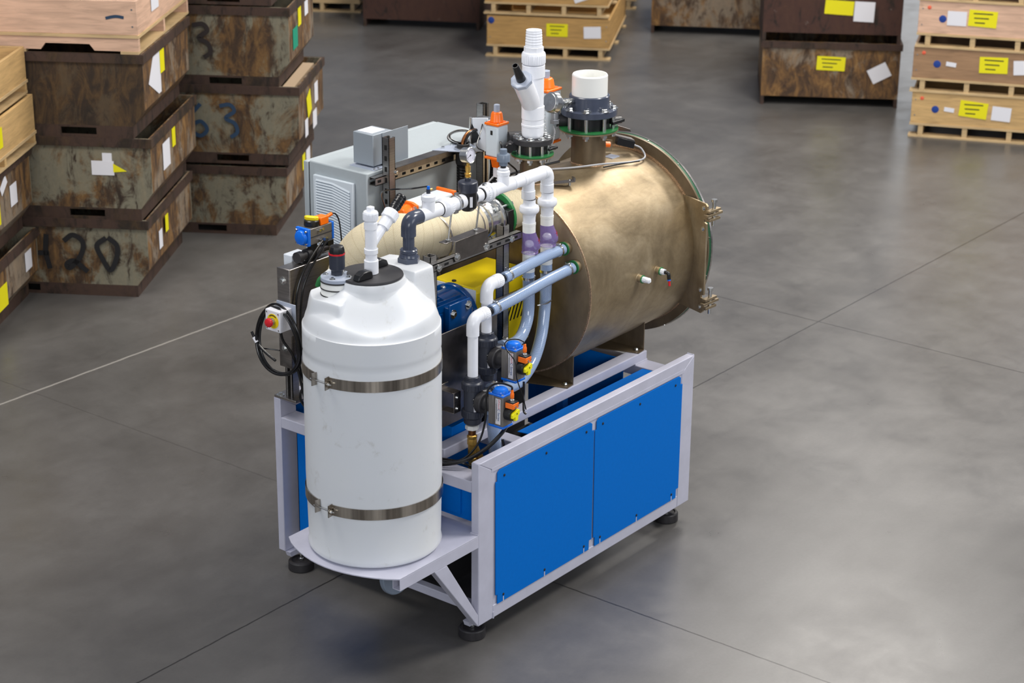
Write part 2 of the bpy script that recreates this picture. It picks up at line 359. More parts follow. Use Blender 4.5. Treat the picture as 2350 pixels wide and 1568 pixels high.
# ------------------------------------------------------------------ mesh helpers
class MB:
    def __init__(s, Mx=None):
        s.v = []; s.f = []; s.uv = []; s.M = Mx
    def add(s, vs, fs, uvs=None):
        b = len(s.v)
        for p in vs:
            p = V3(p)
            s.v.append(s.M @ p if s.M is not None else p)
        for i, f in enumerate(fs):
            s.f.append([b+k for k in f]); s.uv.append(uvs[i] if uvs else None)
        return s
    def box(s, x0, x1, y0, y1, z0, z1):
        vs = [(x, y, z) for x in (x0, x1) for y in (y0, y1) for z in (z0, z1)]
        return s.add(vs, [(0, 1, 3, 2), (4, 6, 7, 5), (0, 4, 5, 1), (2, 3, 7, 6), (0, 2, 6, 4), (1, 5, 7, 3)])
    def obox(s, c, X, Y, Z, hx, hy, hz):
        c, X, Y, Z = V3(c), V3(X).normalized(), V3(Y).normalized(), V3(Z).normalized()
        vs = [c+X*a*hx+Y*b*hy+Z*d*hz for a in (-1, 1) for b in (-1, 1) for d in (-1, 1)]
        return s.add(vs, [(0, 1, 3, 2), (4, 6, 7, 5), (0, 4, 5, 1), (2, 3, 7, 6), (0, 2, 6, 4), (1, 5, 7, 3)])
    def bar(s, p0, p1, wd, ht, up=(0, 0, 1)):
        p0, p1 = V3(p0), V3(p1); X = (p1-p0); L = X.length; X.normalize()
        Y = V3(up).cross(X).normalized(); Z = X.cross(Y)
        return s.obox((p0+p1)/2, X, Y, Z, L/2, wd/2, ht/2)
    def prism(s, pts, O, U, W, depth, both=True):
        O, U, W = V3(O), V3(U), V3(W); Nn = U.cross(W).normalized()*depth
        n = len(pts)
        a = [O+U*p[0]+W*p[1] for p in pts]; b = [p+Nn for p in a]
        fs = [tuple(range(n))[::-1], tuple(range(n, 2*n))]
        for i in range(n):
            j = (i+1) % n; fs.append((i, j, n+j, n+i))
        return s.add(a+b, fs)
    def frame(s, axis):
        A = V3(axis).normalized()
        h = V3((0, 0, 1)) if abs(A.z) < 0.9 else V3((1, 0, 0))
        X = h.cross(A).normalized(); Y = A.cross(X)
        return A, X, Y
    def lathe(s, c, axis, prof, n=32, cap=True, rot=0.0):
        c = V3(c); A, X, Y = s.frame(axis); vs = []; fs = []
        for r, h in prof:
            for k in range(n):
                t = 2*PI*k/n+rot; vs.append(c+A*h+(X*math.cos(t)+Y*math.sin(t))*r)
        m = len(prof)
        for i in range(m-1):
            for k in range(n):
                k2 = (k+1) % n; fs.append((i*n+k, i*n+k2, (i+1)*n+k2, (i+1)*n+k))
        if cap:
            if prof[0][0] > 1e-5: fs.append(tuple(range(n))[::-1])
            if prof[-1][0] > 1e-5: fs.append(tuple((m-1)*n+k for k in range(n)))
        return s.add(vs, fs)
    def cyl(s, p0, p1, r, n=24, r1=None, ch=0.0, rot=0.0):
        p0, p1 = V3(p0), V3(p1); A = p1-p0; L = A.length; r1 = r if r1 is None else r1
        if ch: prof = [(r-ch, 0), (r, ch), (r1, L-ch), (r1-ch, L)]
        else: prof = [(r, 0), (r1, L)]
        return s.lathe(p0, A, prof, n, rot=rot)
    def ring(s, c, axis, ro, ri, h, n=40):
        return s.lathe(c, axis, [(ri, 0), (ro, 0), (ro, h), (ri, h), (ri, 0)], n, cap=False)
    def tube(s, pts, r, n=14, sub=6, smooth=True, cap=True):
        P = [V3(p) for p in pts]
        rr = r if isinstance(r, (list, tuple)) else [r]*len(P)
        if smooth and len(P) > 2:
            Q = []; RR = []
            for i in range(len(P)-1):
                p0 = P[i-1] if i else P[0]*2-P[1]
                p1, p2 = P[i], P[i+1]; p3 = P[i+2] if i+2 < len(P) else P[-1]*2-P[-2]
                for k in range(sub):
                    t = k/sub; t2 = t*t; t3 = t2*t
                    Q.append(0.5*((2*p1)+(p2-p0)*t+(2*p0-5*p1+4*p2-p3)*t2+(3*p1-p0-3*p2+p3)*t3)); RR.append(rr[i]*(1-t)+rr[i+1]*t)
            Q.append(P[-1]); RR.append(rr[-1])
        else: Q, RR = P, rr
        T = []
        for i in range(len(Q)):
            a = Q[max(0, i-1)]; b = Q[min(len(Q)-1, i+1)]; T.append((b-a).normalized())
        _, X, Y = s.frame(T[0]); vs = []; ln = 0; L = [0]
        for i in range(len(Q)):
            if i:
                q = T[i-1].rotation_difference(T[i]); X = q @ X
                L.append(L[-1]+(Q[i]-Q[i-1]).length)
            X = (X-T[i]*X.dot(T[i])).normalized(); Y = T[i].cross(X)
            for k in range(n):
                t = 2*PI*k/n; vs.append(Q[i]+(X*math.cos(t)+Y*math.sin(t))*RR[i])
        fs = []; uvs = []
        for i in range(len(Q)-1):
            for k in range(n):
                k2 = (k+1) % n; fs.append((i*n+k, i*n+k2, (i+1)*n+k2, (i+1)*n+k))
                uvs.append([(k/n, L[i]), ((k+1)/n, L[i]), ((k+1)/n, L[i+1]), (k/n, L[i+1])])
        if cap:
            fs.append(tuple(range(n))[::-1]); uvs.append(None)
            fs.append(tuple((len(Q)-1)*n+k for k in range(n))); uvs.append(None)
        return s.add(vs, fs, uvs)
    def elbow(s, p0, corner, p1, r, rb=None, n=24, seg=10):
        """pipe from p0 round a corner to p1 with a bend radius rb"""
        p0, c, p1 = V3(p0), V3(corner), V3(p1); rb = rb or r*1.5
        a = (p0-c).normalized(); b = (p1-c).normalized()
        pts = [p0]
        for k in range(seg+1):
            t = k/seg; pts.append((c+a*rb)*(1-t)**2+c*2*t*(1-t)+(c+b*rb)*t*t)
        pts.append(p1)
        return s.tube(pts, r, n, smooth=False)
    def ribs(s, c, axis, r, h0, h1, n=28, t=0.0012):
        c = V3(c); A, X, Y = s.frame(axis)
        for k in range(n):
            a = 2*PI*k/n; d = X*math.cos(a)+Y*math.sin(a)
            s.obox(c+A*(h0+h1)/2+d*r, A, A.cross(d), d, (h1-h0)/2, r*PI/n*0.45, t)
        return s
    def hexa(s, c, axis, r, h): return s.lathe(c, axis, [(r, 0), (r, h*0.85), (r*0.88, h)], 6)
    def bolt(s, c, axis, r):
        A = V3(axis).normalized()
        s.lathe(c, axis, [(r*2.0, 0), (r*2.0, r*0.25)], 18)
        s.hexa(V3(c)+A*r*0.25, axis, r*1.15, r*0.95)
        return s
    def stroke(s, pts, wd, O, U, W, Nn, th=0.0015):
        O, U, W, Nn = V3(O), V3(U), V3(W), V3(Nn).normalized()
        Q = []
        P = pts
        for i in range(len(P)-1):
            p0 = P[i-1] if i else (2*P[0][0]-P[1][0], 2*P[0][1]-P[1][1]); p1, p2 = P[i], P[i+1]
            p3 = P[i+2] if i+2 < len(P) else (2*P[-1][0]-P[-2][0], 2*P[-1][1]-P[-2][1])
            for k in range(6):
                t = k/6; t2 = t*t; t3 = t2*t
                Q.append(tuple(0.5*((2*p1[j])+(p2[j]-p0[j])*t+(2*p0[j]-5*p1[j]+4*p2[j]-p3[j])*t2+(3*p1[j]-p0[j]-3*p2[j]+p3[j])*t3) for j in (0, 1)))
        Q.append(tuple(P[-1]))
        vs = []; n = len(Q)
        for i in range(n):
            a, b = Q[max(0, i-1)], Q[min(n-1, i+1)]
            tx, ty = b[0]-a[0], b[1]-a[1]; L = math.hypot(tx, ty) or 1
            nx, ny = -ty/L*wd/2, tx/L*wd/2
            for sg in (1, -1):
                p = O+U*(Q[i][0]+nx*sg)+W*(Q[i][1]+ny*sg); vs += [p, p+Nn*th]
        fs = []
        for i in range(n-1):
            a = i*4; b = a+4
            fs += [(a+1, b+1, b+3, a+3), (a, a+2, b+2, b), (a, b, b+1, a+1), (a+2, a+3, b+3, b+2)]
        fs += [(0, 1, 3, 2), ((n-1)*4, (n-1)*4+2, (n-1)*4+3, (n-1)*4+1)]
        return s.add(vs, fs)
    def build(s, name, mat, parent=None, bev=0.0, ang=32, label=None):
        me = bpy.data.meshes.new(name)
        me.from_pydata([tuple(p) for p in s.v], [], s.f)
        me.validate()
        if any(u for u in s.uv) and len(me.polygons) == len(s.f):
            ul = me.uv_layers.new(name='UVMap')
            for pi, u in enumerate(s.uv):
                if u:
                    for li, c in zip(me.polygons[pi].loop_indices, u): ul.data[li].uv = c
        bm = bmesh.new(); bm.from_mesh(me); bmesh.ops.recalc_face_normals(bm, faces=bm.faces[:]); bm.to_mesh(me); bm.free()
        me.polygons.foreach_set('use_smooth', [True]*len(me.polygons))
        me.set_sharp_from_angle(angle=math.radians(ang))
        me.materials.append(M[mat] if isinstance(mat, str) else mat)
        o = bpy.data.objects.new(name, me); COL.objects.link(o)
        if parent is not None:
            o.parent = parent
            top = parent
            while top.parent: top = top.parent
            if top.get('_world'): me.transform(Matrix.Translation(-top.location))
        if bev:
            md = o.modifiers.new('bevel', 'BEVEL'); md.width = bev; md.segments = 2; md.limit_method = 'ANGLE'; md.angle_limit = math.radians(40)
        if label: o['label'] = label
        return o

def thing(name, label, cat, loc=(0, 0, 0), group=None, rotz=None):
    """an Empty at the thing's base; parts are built in world coordinates unless rotz is given (then local)"""
    o = bpy.data.objects.new(name, None); COL.objects.link(o); o.empty_display_size = 0.05
    o.location = loc; o['label'] = label; o['category'] = cat
    if group: o['group'] = group
    if rotz is None: o['_world'] = 1
    else: o.rotation_euler = (0, 0, rotz)
    return o
def tag(o, label, cat, group=None):
    o['label'] = label; o['category'] = cat
    if group: o['group'] = group
    return o
def struct(o):
    o['kind'] = 'structure'; return o
def text_mesh(body, size, O, U, W, name, mat, parent, extr=0.0008):
    cu = bpy.data.curves.new('t', 'FONT'); cu.body = body; cu.size = size; cu.extrude = extr; cu.align_x = 'CENTER'; cu.align_y = 'CENTER'
    to = bpy.data.objects.new('t', cu); COL.objects.link(to)
    dg = bpy.context.evaluated_depsgraph_get(); dg.update()
    me = bpy.data.meshes.new_from_object(to.evaluated_get(dg))
    bpy.data.objects.remove(to); bpy.data.curves.remove(cu)
    U, W = V3(U).normalized(), V3(W).normalized(); Nn = U.cross(W)
    mb = MB()
    mb.add([V3(O)+U*v.co.x+W*v.co.y+Nn*v.co.z for v in me.vertices], [tuple(p.vertices) for p in me.polygons])
    bpy.data.meshes.remove(me)
    return mb.build(name, mat, parent)

X_, Y_, Z_ = V3((1, 0, 0)), V3((0, 1, 0)), V3((0, 0, 1))

# ------------------------------------------------------------------ floor
fl = MB(); fl.box(-40, 60, -40, 60, -0.2, 0)
struct(fl.build('floor', 'floor'))

# ------------------------------------------------------------------ machine frame
W, L, ZB, ZT = 1.165, 1.612, 0.0901, 0.8401
fr = thing('machine_frame', 'lavender grey welded steel base frame with blue side panels on four round rubber feet', 'machine frame', (0.8, 0.58, 0))
TP = 0.040
def side(y0, outer):
    y1 = y0+TP
    def pz(p, nm): MB().prism(p, (0, y0, 0), X_, Z_, -TP).build(nm, 'frame', fr, 0.0035)
    pz([(0, ZB), (0, ZT), (0.1, ZT-0.062), (0.1, ZB)], 'post')
    pz([(L, ZB), (L, ZT), (L-0.1, ZT-0.062), (L-0.1, ZB)], 'post')
    pz([(0, ZT), (L, ZT), (L-0.1, ZT-0.062), (0.1, ZT-0.062)], 'top_rail')
    pz([(0.1, ZB), (L-0.1, ZB), (L-0.1, ZB+0.06), (0.1, ZB+0.06)], 'bottom_rail')
    if outer: MB().box(0.085, L-0.085, y0-0.0012, y0, ZT-0.064, ZT-0.046).build('rail_lip', 'frame', fr, 0.0005)
side(0.0, True); side(W-TP, False)
for x0, x1 in ((0.0, 0.1), (0.43, 0.50), (L-0.1, L)):
    MB().box(x0, x1, TP, W-TP, 0.70, 0.752).build('cross_tube', 'frame', fr, 0.004)
for x0, x1 in ((0.06, 0.1), (L-0.1, L)):
    MB().box(x0, x1, TP, W-TP, ZB+0.015, ZB+0.055).build('cross_tube', 'frame', fr, 0.004)
MB().box(0.10, L, 0.267, 0.332, 0.752, 0.80).build('inner_rail', 'frame', fr, 0.005)
MB().box(0.10, L, 0.828, 0.893, 0.752, 0.80).build('inner_rail', 'frame', fr, 0.005)
# weld beads where tubes meet
for p0, p1 in (((-0.002, 0.0, 0.52), (-0.002, 0.04, 0.52)), ((0.0, TP, 0.752), (0.1, TP, 0.752)), ((0.43, 0.268, 0.754), (0.50, 0.268, 0.754)), ((L-0.1, 0.268, 0.754), (L, 0.268, 0.754)), ((0.1, -0.001, ZB+0.03), (0.1, -0.001, ZB)), ((L-0.003, 0.002, ZT), (L-0.003, 0.038, ZT))):
    MB().tube([p0, ((V3(p0)+V3(p1))/2), p1], 0.004, 8).build('weld_bead', 'frame', fr)

# side panels, two sheets with a seam
def panel(x0, x1, z0, z1, cl, crn):
    mb = MB(); n = 0.018
    pts = [(x0+0.008, z0+0.045), (x0+0.02, z0+0.045), (x0+0.02, z0), (x1-0.02, z0), (x1-0.02, z0+0.045), (x1, z0+0.045), (x1, z1-0.045), (x1-0.015, z1-0.045), (x1-0.015, z1-0.01), (x1-0.03, z1), (x0+0.03, z1), (x0+0.015, z1-0.01), (x0+0.015, z1-0.05), (x0+0.003, z1-0.05)]
    mb.prism(pts, (0, -0.004, 0), X_, Z_, -0.004)
    p = mb.build('side_panel', 'blue', fr, 0.0012)
    for i in range(3):
        xx = x0+0.06+(x1-x0-0.12)*i/2
        MB().lathe((xx, -0.004, z1-0.035), (0, -1, 0), [(0.006, 0), (0.006, 0.002), (0.003, 0.004)], 12).build('panel_screw', 'ink', p)
        MB().lathe((xx, -0.004, z0+0.032), (0, -1, 0), [(0.006, 0), (0.006, 0.002), (0.003, 0.004)], 12).build('panel_screw', 'ink', p)
        MB().box(xx-0.003, xx+0.003, -0.0052, -0.004, z0, z0+0.022).build('screw_slot', 'frame', p)
panel(0.105, 0.808, 0.148, 0.772, 1, 0)
panel(0.812, 1.512, 0.148, 0.772, 0, 1)
MB().box(0.10, L-0.1, 0.004, 0.008, 0.15, 0.78).build('panel_backing', 'frame', fr)
MB().box(0.10, L-0.1, W-0.006, W-0.002, 0.15, 0.78).build('side_panel', 'blue', fr)
# end panel between the posts, cut away behind the shelf
MB().prism([(0.045, 0.535), (0.62, 0.535), (0.62, 0.15), (1.085, 0.15), (1.085, 0.695), (0.045, 0.695)], (0.06, 0, 0), Y_, Z_, 0.004).build('end_panel', 'blue', fr)
MB().box(0.052, 0.058, 0.14, 1.0, 0.555, 0.68).build('end_panel_inset', 'blue', fr)
# blue gutter between inner rail and the side
MB().prism([(0.042, 0.740), (0.125, 0.752), (0.225, 0.745), (0.225, 0.741), (0.125, 0.748), (0.042, 0.736)], (0.55, 0, 0), Y_, Z_, 0.965).build('top_tray', 'blue', fr, 0.001)
for xx in (0.58, 1.49): MB().lathe((xx, 0.12, 0.752), Z_, [(0.006, 0), (0.004, 0.003)], 10).build('tray_screw', 'ink', fr)
MB().box(0.105, 1.50, 0.30, 0.86, 0.30, 0.31).build('bottom_pan', 'dark', fr)
MB().box(0.56, 0.60, 0.335, 0.825, 0.40, 0.70).build('inner_partition', 'blue', fr)
MB().box(1.46, 1.465, 0.30, 0.86, 0.32, 0.79).build('inner_partition', 'blue', fr)
MB().box(1.15, 1.19, 0.42, 0.46, 0.40, 0.79).build('inner_post', 'blue', fr, 0.003)
MB().box(0.12, 1.50, 0.91, 0.916, 0.20, 0.69).build('inner_partition', 'dark', fr)  # near-black, not blue: the shade inside the frame is put into its colour
# shelf for the drum
ZP = 0.5175
pts = [(0.0, 0.0)]
for i in range(15):
    t = i/14; y = 0.0+0.607*t; pts.append((-0.500-0.105*math.sin(PI*t)**0.8, y))
pts.append((0.0, 0.607)); pts.append((0.13, 0.60)); pts.append((0.13, 0.04)); pts.append((0.0, 0.04))
sh = MB().prism(pts, (0, 0, ZP-0.006), X_, Y_, 0.006).build('drum_shelf', 'frame', fr, 0.001)
for y0, xe in ((0.0, -0.498), (0.52, -0.40)):
    mb = MB()
    mb.box(xe, 0.0, y0, y0+0.003, ZP-0.056, ZP-0.006); mb.box(xe, 0.0, y0+0.037, y0+0.04, ZP-0.056, ZP-0.006)
    mb.box(xe, 0.0, y0+0.003, y0+0.037, ZP-0.056, ZP-0.053); mb.box(xe, 0.0, y0+0.003, y0+0.037, ZP-0.009, ZP-0.006)
    mb.build('shelf_beam', 'frame', sh, 0.001)
    if y0 == 0: MB().prism([(-0.285, ZP-0.056), (-0.205, ZP-0.056), (0.0, ZB+0.055), (0.0, ZB+0.0)], (0, y0+0.04, 0), X_, Z_, 0.04).build('shelf_brace', 'frame', sh, 0.003)
# levelling feet
for fx, fy in ((0.055, 0.078), (0.055, W-0.085), (L-0.085, 0.07), (L-0.085, W-0.07)):
    MB().prism([(-0.05, 0), (-0.04, -0.025), (0.04, -0.025), (0.05, 0)], (fx, fy+(0.01 if fy < 0.5 else 0.05), ZB), X_, Z_, 0.03).build('foot_bracket', 'frame', fr)
    ft = MB().lathe((fx, fy, 0), Z_, [(0.055, 0), (0.059, 0.004), (0.058, 0.038), (0.054, 0.043), (0.045, 0.045), (0.04, 0.040), (0.0, 0.040)], 36).build('levelling_foot', 'foot', fr)
    MB().cyl((fx, fy, 0.038), (fx, fy, 0.085), 0.006, 12).hexa((fx, fy, 0.042), Z_, 0.012, 0.01).build('foot_stud', 'chrome', ft)

# ------------------------------------------------------------------ drum
TX, TY, TR = -0.299, 0.307, 0.277
tk = thing('storage_drum', 'tall white plastic drum strapped on the curved shelf at the front of the machine', 'tank', (TX, TY, ZP))
def smax(a, b, k=0.03):
    h = max(k-abs(a-b), 0)/k
    return max(a, b)+h*h*k/4
def sstep(e0, e1, x):
    t = min(1, max(0, (x-e0)/(e1-e0))); return t*t*(3-2*t)
def topz(x, y):
    dx, dy = x-TX, y-TY; r = math.hypot(dx, dy)
    q = min(1, r/TR)
    z = 1.655-0.115*sstep(0.45, 0.96, q)-0.085*max(0, (q-0.88)/0.12)**2.2
    z -= 0.05*math.exp(-((x+0.43)**2+(y-0.165)**2)/0.0115)
    inr = 1-sstep(0.266, 0.277, r)
    # outlet boss, flat square towards +x
    lo = 1.46
    b1 = lo+(1.675-lo)*inr*sstep(-0.215, -0.165, x)*sstep(0.155, 0.195, y)*(1-sstep(0.42, 0.47, y))
    # sensor boss, square block at the corner over -x +y
    b2 = lo+(1.607-lo)*(1-sstep(0.236, 0.274, r))*(1-sstep(-0.33, -0.29, x))*sstep(-0.535, -0.505, x)*sstep(0.255, 0.29, y)*(1-sstep(0.50, 0.54, y))
    z = smax(z, b1, 0.03); z = smax(z, b2, 0.02)
    z = smax(z, 1.48+0.191*(1-sstep(0.132, 0.16, r)), 0.02)
    return z
mb = MB(); n = 384; rings = []
def bodyr(z):
    if z < ZP+0.03:
        t = (z-ZP)/0.03; return TR-0.028*(1-math.sqrt(max(0, 1-(1-t)**2)))
    return TR-0.006*sstep(0.9, 0.53, z)+0.003*math.sin(z*40)*0.15
zs = [ZP, ZP+0.004, ZP+0.010, ZP+0.02, ZP+0.03, 0.7, 0.85, 0.9, 1.05, 1.2, 1.3, 1.36, 1.375, 1.385, 1.40]
vs = []; fs = []
for z in zs:
    for k in range(n):
        t = 2*PI*k/n; r = bodyr(z)-(0.003 if 1.372 < z < 1.38 else 0); vs.append((TX+r*math.cos(t), TY+r*math.sin(t), z))
m = len(zs)
nr = 96
for i in range(1, nr):
    rr = (1-(i/nr)**1.25)
    for k in range(n):
        t = 2*PI*k/n
        q = TR*rr; x, y = TX+q*math.cos(t), TY+q*math.sin(t)
        # outer rings climb the wall up to the local top height
        vs.append((x, y, topz(x, y)))
# insert a ring where wall reaches rim height
wall = []
for k in range(n):
    t = 2*PI*k/n; q = TR*0.997
    zt = topz(TX+q*0.985*math.cos(t), TY+q*0.985*math.sin(t))
    wall.append((TX+q*math.cos(t), TY+q*math.sin(t), 1.455))
vs = vs[:m*n]+wall+vs[m*n:]
tot = m+1+(nr-1)
for i in range(tot-1):
    for k in range(n):
        k2 = (k+1) % n; fs.append((i*n+k, i*n+k2, (i+1)*n+k2, (i+1)*n+k))
fs.append(tuple(range(n))[::-1]); fs.append(tuple((tot-1)*n+k for k in range(n)))
mb.add(vs, fs)
mb.build('drum_body', 'tank', tk, ang=60)
lid = MB().lathe((TX, TY, 1.672), Z_, [(0.126, 0), (0.129, 0.004), (0.127, 0.010), (0.0, 0.012)], 72).build('lid', 'black_soft', tk)
for s_, ax in ((-1, 0), (1, 0)):
    c = V3((TX+0.0, TY, 1.684)); d = V3((1.0, -0.1, 0)).normalized()*s_; e = V3((d.y, -d.x, 0))
    MB().prism([(0.035, 0), (0.115, 0), (0.105, 0.022), (0.085, 0.032), (0.05, 0.032), (0.04, 0.026)], c-e*0.018, d, Z_, -0.036*1).build('lid_grip', 'black', lid, 0.004)
for zt, gap in ((1.288, 0), (0.742, 0)):
    a0 = math.radians(170.5); a1 = math.radians(184.5)
    st = MB(); vs = []; fs = []; nn = 100
    for i in range(nn+1):
        t = a1+(2*PI-(a1-a0))*i/nn
        for r, z in ((TR+0.0005, zt), (TR+0.004, zt), (TR+0.004, zt+0.045), (TR+0.0005, zt+0.045)):
            vs.append((TX+r*math.cos(t), TY+r*math.sin(t), z))
    for i in range(nn):
        for k in range(4): fs.append((i*4+k, i*4+(k+1) % 4, (i+1)*4+(k+1) % 4, (i+1)*4+k))
    fs += [(0, 1, 2, 3), (nn*4+3, nn*4+2, nn*4+1, nn*4)]
    st.add(vs, fs)
    so = st.build('strap', 'strap', tk)
    for a, dr in ((a0, -1), (a1, 1)):
        e = V3((math.cos(a), math.sin(a), 0)); tdir = V3((-math.sin(a), math.cos(a), 0))
        c = V3((TX, TY, zt+0.0225))+e*(TR+0.014)
        MB().obox(c, e, tdir, Z_, 0.013, 0.0015, 0.026).build('strap_ear', 'strap', so)
    p0 = V3((TX, TY, zt+0.02))+V3((math.cos(a0-0.07), math.sin(a0-0.07), 0))*(TR+0.018); p1 = V3((TX, TY, zt+0.02))+V3((math.cos(a1+0.08), math.sin(a1+0.08), 0))*(TR+0.018)
    d = (p1-p0).normalized()
    MB().cyl(p0, p1, 0.003, 10).hexa(p0+d*0.012, d, 0.008, 0.008).hexa(p1-d*0.02, d, 0.008, 0.008).build('strap_bolt', 'chrome', so)

# level sensor on its spacer rings
sx, sy = -0.405, 0.388
ls = thing('level_sensor', 'black cylindrical level sensor with red ring standing on white spacer rings on the drum top', 'sensor', (sx, sy, 1.607))
for k in range(2):
    z = 1.611+k*0.027
    r_ = MB().lathe((sx, sy, z), Z_, [(0.064, 0), (0.066, 0.002), (0.066, 0.021), (0.064, 0.023)], 44).build('spacer_ring', 'pvc_warm', ls)
for k in range(3):
    z = 1.6085+k*0.027
    MB().lathe((sx, sy, z), Z_, [(0.066, 0), (0.0685, 0.001), (0.0685, 0.0035), (0.066, 0.0045)], 44).build('seal_ring', 'rubber', ls)
fg = MB().lathe((sx, sy, 1.6665), Z_, [(0.064, 0), (0.066, 0.002), (0.066, 0.014), (0.064, 0.016), (0.034, 0.016), (0.031, 0.021), (0.0, 0.021)], 44).build('sensor_flange', 'pvc_light', ls)
for k in range(4):
    a = math.radians(20+90*k); MB().bolt((sx+0.05*math.cos(a), sy+0.05*math.sin(a), 1.6825), Z_, 0.006).build('flange_screw', 'chrome', fg)
MB().hexa((sx, sy, 1.6875), Z_, 0.025, 0.02).lathe((sx, sy, 1.705), Z_, [(0.024, 0), (0.031, 0.008), (0.0315, 0.062), (0.031, 0.066)], 36).build('sensor_body', 'charcoal', ls)
MB().lathe((sx, sy, 1.771), Z_, [(0.0325, 0), (0.0325, 0.006)], 36).build('red_ring', 'red', ls, label='red ring')
MB().lathe((sx, sy, 1.777), Z_, [(0.031, 0), (0.0305, 0.014), (0.027, 0.026), (0.018, 0.03), (0.0, 0.031)], 10).build('sensor_cap', 'black', ls)

# wye vent on the lid
vx, vy = -0.300, 0.303
vf = thing('vent_fitting', 'white plastic pipe wye with square plug and angled side branch standing on the drum lid', 'pipe fitting', (vx, vy, 1.684))
MB().cyl((vx, vy, 1.684), (vx, vy, 1.738), 0.0285, 30, ch=0.001).build('socket', 'pvc', vf)
MB().cyl((vx, vy, 1.738), (vx, vy, 1.90), 0.0235, 30).build('pipe', 'pvc', vf)
MB().cyl((vx, vy, 1.765), (vx, vy, 1.785), 0.0275, 30, ch=0.001).cyl((vx, vy, 1.865), (vx, vy, 1.893), 0.0265, 30, ch=0.001).build('collar', 'pvc', vf)
pl = MB().lathe((vx, vy, 1.90), Z_, [(0.027, 0), (0.0295, 0.003), (0.0295, 0.032), (0.027, 0.036), (0.022, 0.036), (0.022, 0.033), (0.0, 0.033)], 30).ribs((vx, vy, 1.90), Z_, 0.0295, 0.004, 0.03).build('threaded_collar', 'pvc', vf)
MB().box(vx-0.012, vx+0.012, vy-0.012, vy+0.012, 1.93, 1.956).build('square_plug', 'pvc', vf, 0.003)
bd = V3((0.139, 0, 0.118)).normalized(); p = V3((vx, vy, 1.795))
MB().cyl(p, p+bd*0.11, 0.019, 26).build('side_branch', 'pvc', vf)
MB().cyl(p+bd*0.09, p+bd*0.135, 0.0255, 26, ch=0.001).build('collar', 'pvc', vf)
MB().lathe(p+bd*0.132, bd, [(0.028, 0), (0.031, 0.003), (0.031, 0.036), (0.027, 0.04), (0.02, 0.04)], 30).ribs(p+bd*0.132, bd, 0.031, 0.004, 0.034).build('threaded_collar', 'pvc', vf)
bk = MB(); bk.lathe(p+bd*0.168, bd, [(0.019, 0), (0.019, 0.02), (0.0225, 0.022), (0.0225, 0.03), (0.019, 0.032), (0.021, 0.036), (0.021, 0.075), (0.018, 0.08), (0, 0.08)], 14)
bko = bk.build('black_breather', 'black', vf, label='ribbed black breather cap')
for k in range(4): MB().ring(p+bd*(0.2+0.012*k), bd, 0.0225, 0.02, 0.004, 20).build('cap_rib', 'black', bko)

# ------------------------------------------------------------------ manifold over the machine
MY, MZ = 0.30, 1.848
mf = thing('manifold_pipe', 'white plastic manifold pipe running from the drum over the machine with two drop legs', 'pipe', (-0.079, MY, 1.675))
MB().hexa((-0.079, MY, 1.675), Z_, 0.047, 0.022).build('bulkhead_nut', 'pvc_grey', mf, label='charcoal hexagonal nut')
MB().lathe((-0.079, MY, 1.697), Z_, [(0.040, 0), (0.036, 0.01), (0.036, 0.014), (0.034, 0.015), (0.034, 0.019), (0.036, 0.020), (0.034, 0.023), (0.034, 0.027), (0.036, 0.028), (0.032, 0.032)], 32).build('threaded_neck', 'pvc_grey', mf)
MB().cyl((-0.079, MY, 1.72), (-0.079, MY, 1.80), 0.0235, 30).build('riser', 'pvc_grey', mf)
MB().elbow((-0.079, MY, 1.782), (-0.079, MY, MZ), (-0.012, MY, MZ), 0.0305, 0.034, 32).build('grey_elbow', 'pvc_grey', mf, label='glossy charcoal elbow')
MB().cyl((-0.02, MY, MZ), (0.115, MY, MZ), 0.0275, 30).build('pipe', 'pvc', mf)
MB().cyl((-0.012, MY, MZ), (0.0, MY, MZ), 0.0295, 30).build('collar', 'pvc', mf)
tee = MB().cyl((0.045, MY, MZ), (0.045, MY, MZ+0.055), 0.027, 28).lathe((0.045, MY, MZ+0.052), Z_, [(0.0265, 0), (0.0295, 0.003), (0.0295, 0.02), (0.026, 0.024), (0.018, 0.024), (0.018, 0.03), (0.0, 0.03)], 28)
teo = tee.build('tee_branch', 'pvc', mf)
MB().cyl((0.045, MY, MZ+0.08), (0.045, MY, MZ+0.10), 0.009, 6).build('sensor_plug', 'charcoal', teo)
MB().cyl((0.045, MY, MZ+0.10), (0.045, MY, MZ+0.112), 0.006, 10).build('push_fitting', 'blue_cap', teo)
MB().cyl((0.055, MY, MZ+0.095), (0.068, MY, MZ+0.095), 0.004, 8).build('brass_nipple', 'brass', teo)
def union(x0, flip=False):
    s_ = -1 if flip else 1
    prof = [(0.028, 0), (0.028, 0.010), (0.0385, 0.018), (0.041, 0.022), (0.041, 0.036), (0.036, 0.040), (0.035, 0.056), (0.030, 0.07)]
    return MB().lathe((x0, MY, MZ), (s_, 0, 0), prof, 32).ribs((x0, MY, MZ), (s_, 0, 0), 0.0355, 0.040, 0.056, 24).build('union_nut', 'pvc', mf)
MB().ring((0.113, MY, MZ), X_, 0.030, 0.02, 0.003, 32).build('seal_ring', 'rubber', mf)
union(0.118)
MB().cyl((0.18, MY, MZ), (0.225, MY, MZ), 0.028, 28).build('pipe', 'pvc', mf)
MB().cyl((0.222, MY, MZ), (0.262, MY, MZ), 0.030, 28, ch=0.001).build('coupling', 'pvc', mf)
MB().cyl((0.335, MY, MZ), (0.375, MY, MZ), 0.027, 28, ch=0.001).build('coupling', 'pvc', mf)
MB().ring((0.383, MY, MZ), X_, 0.027, 0.02, 0.003, 32).build('seal_ring', 'rubber', mf)
union(0.455, True)
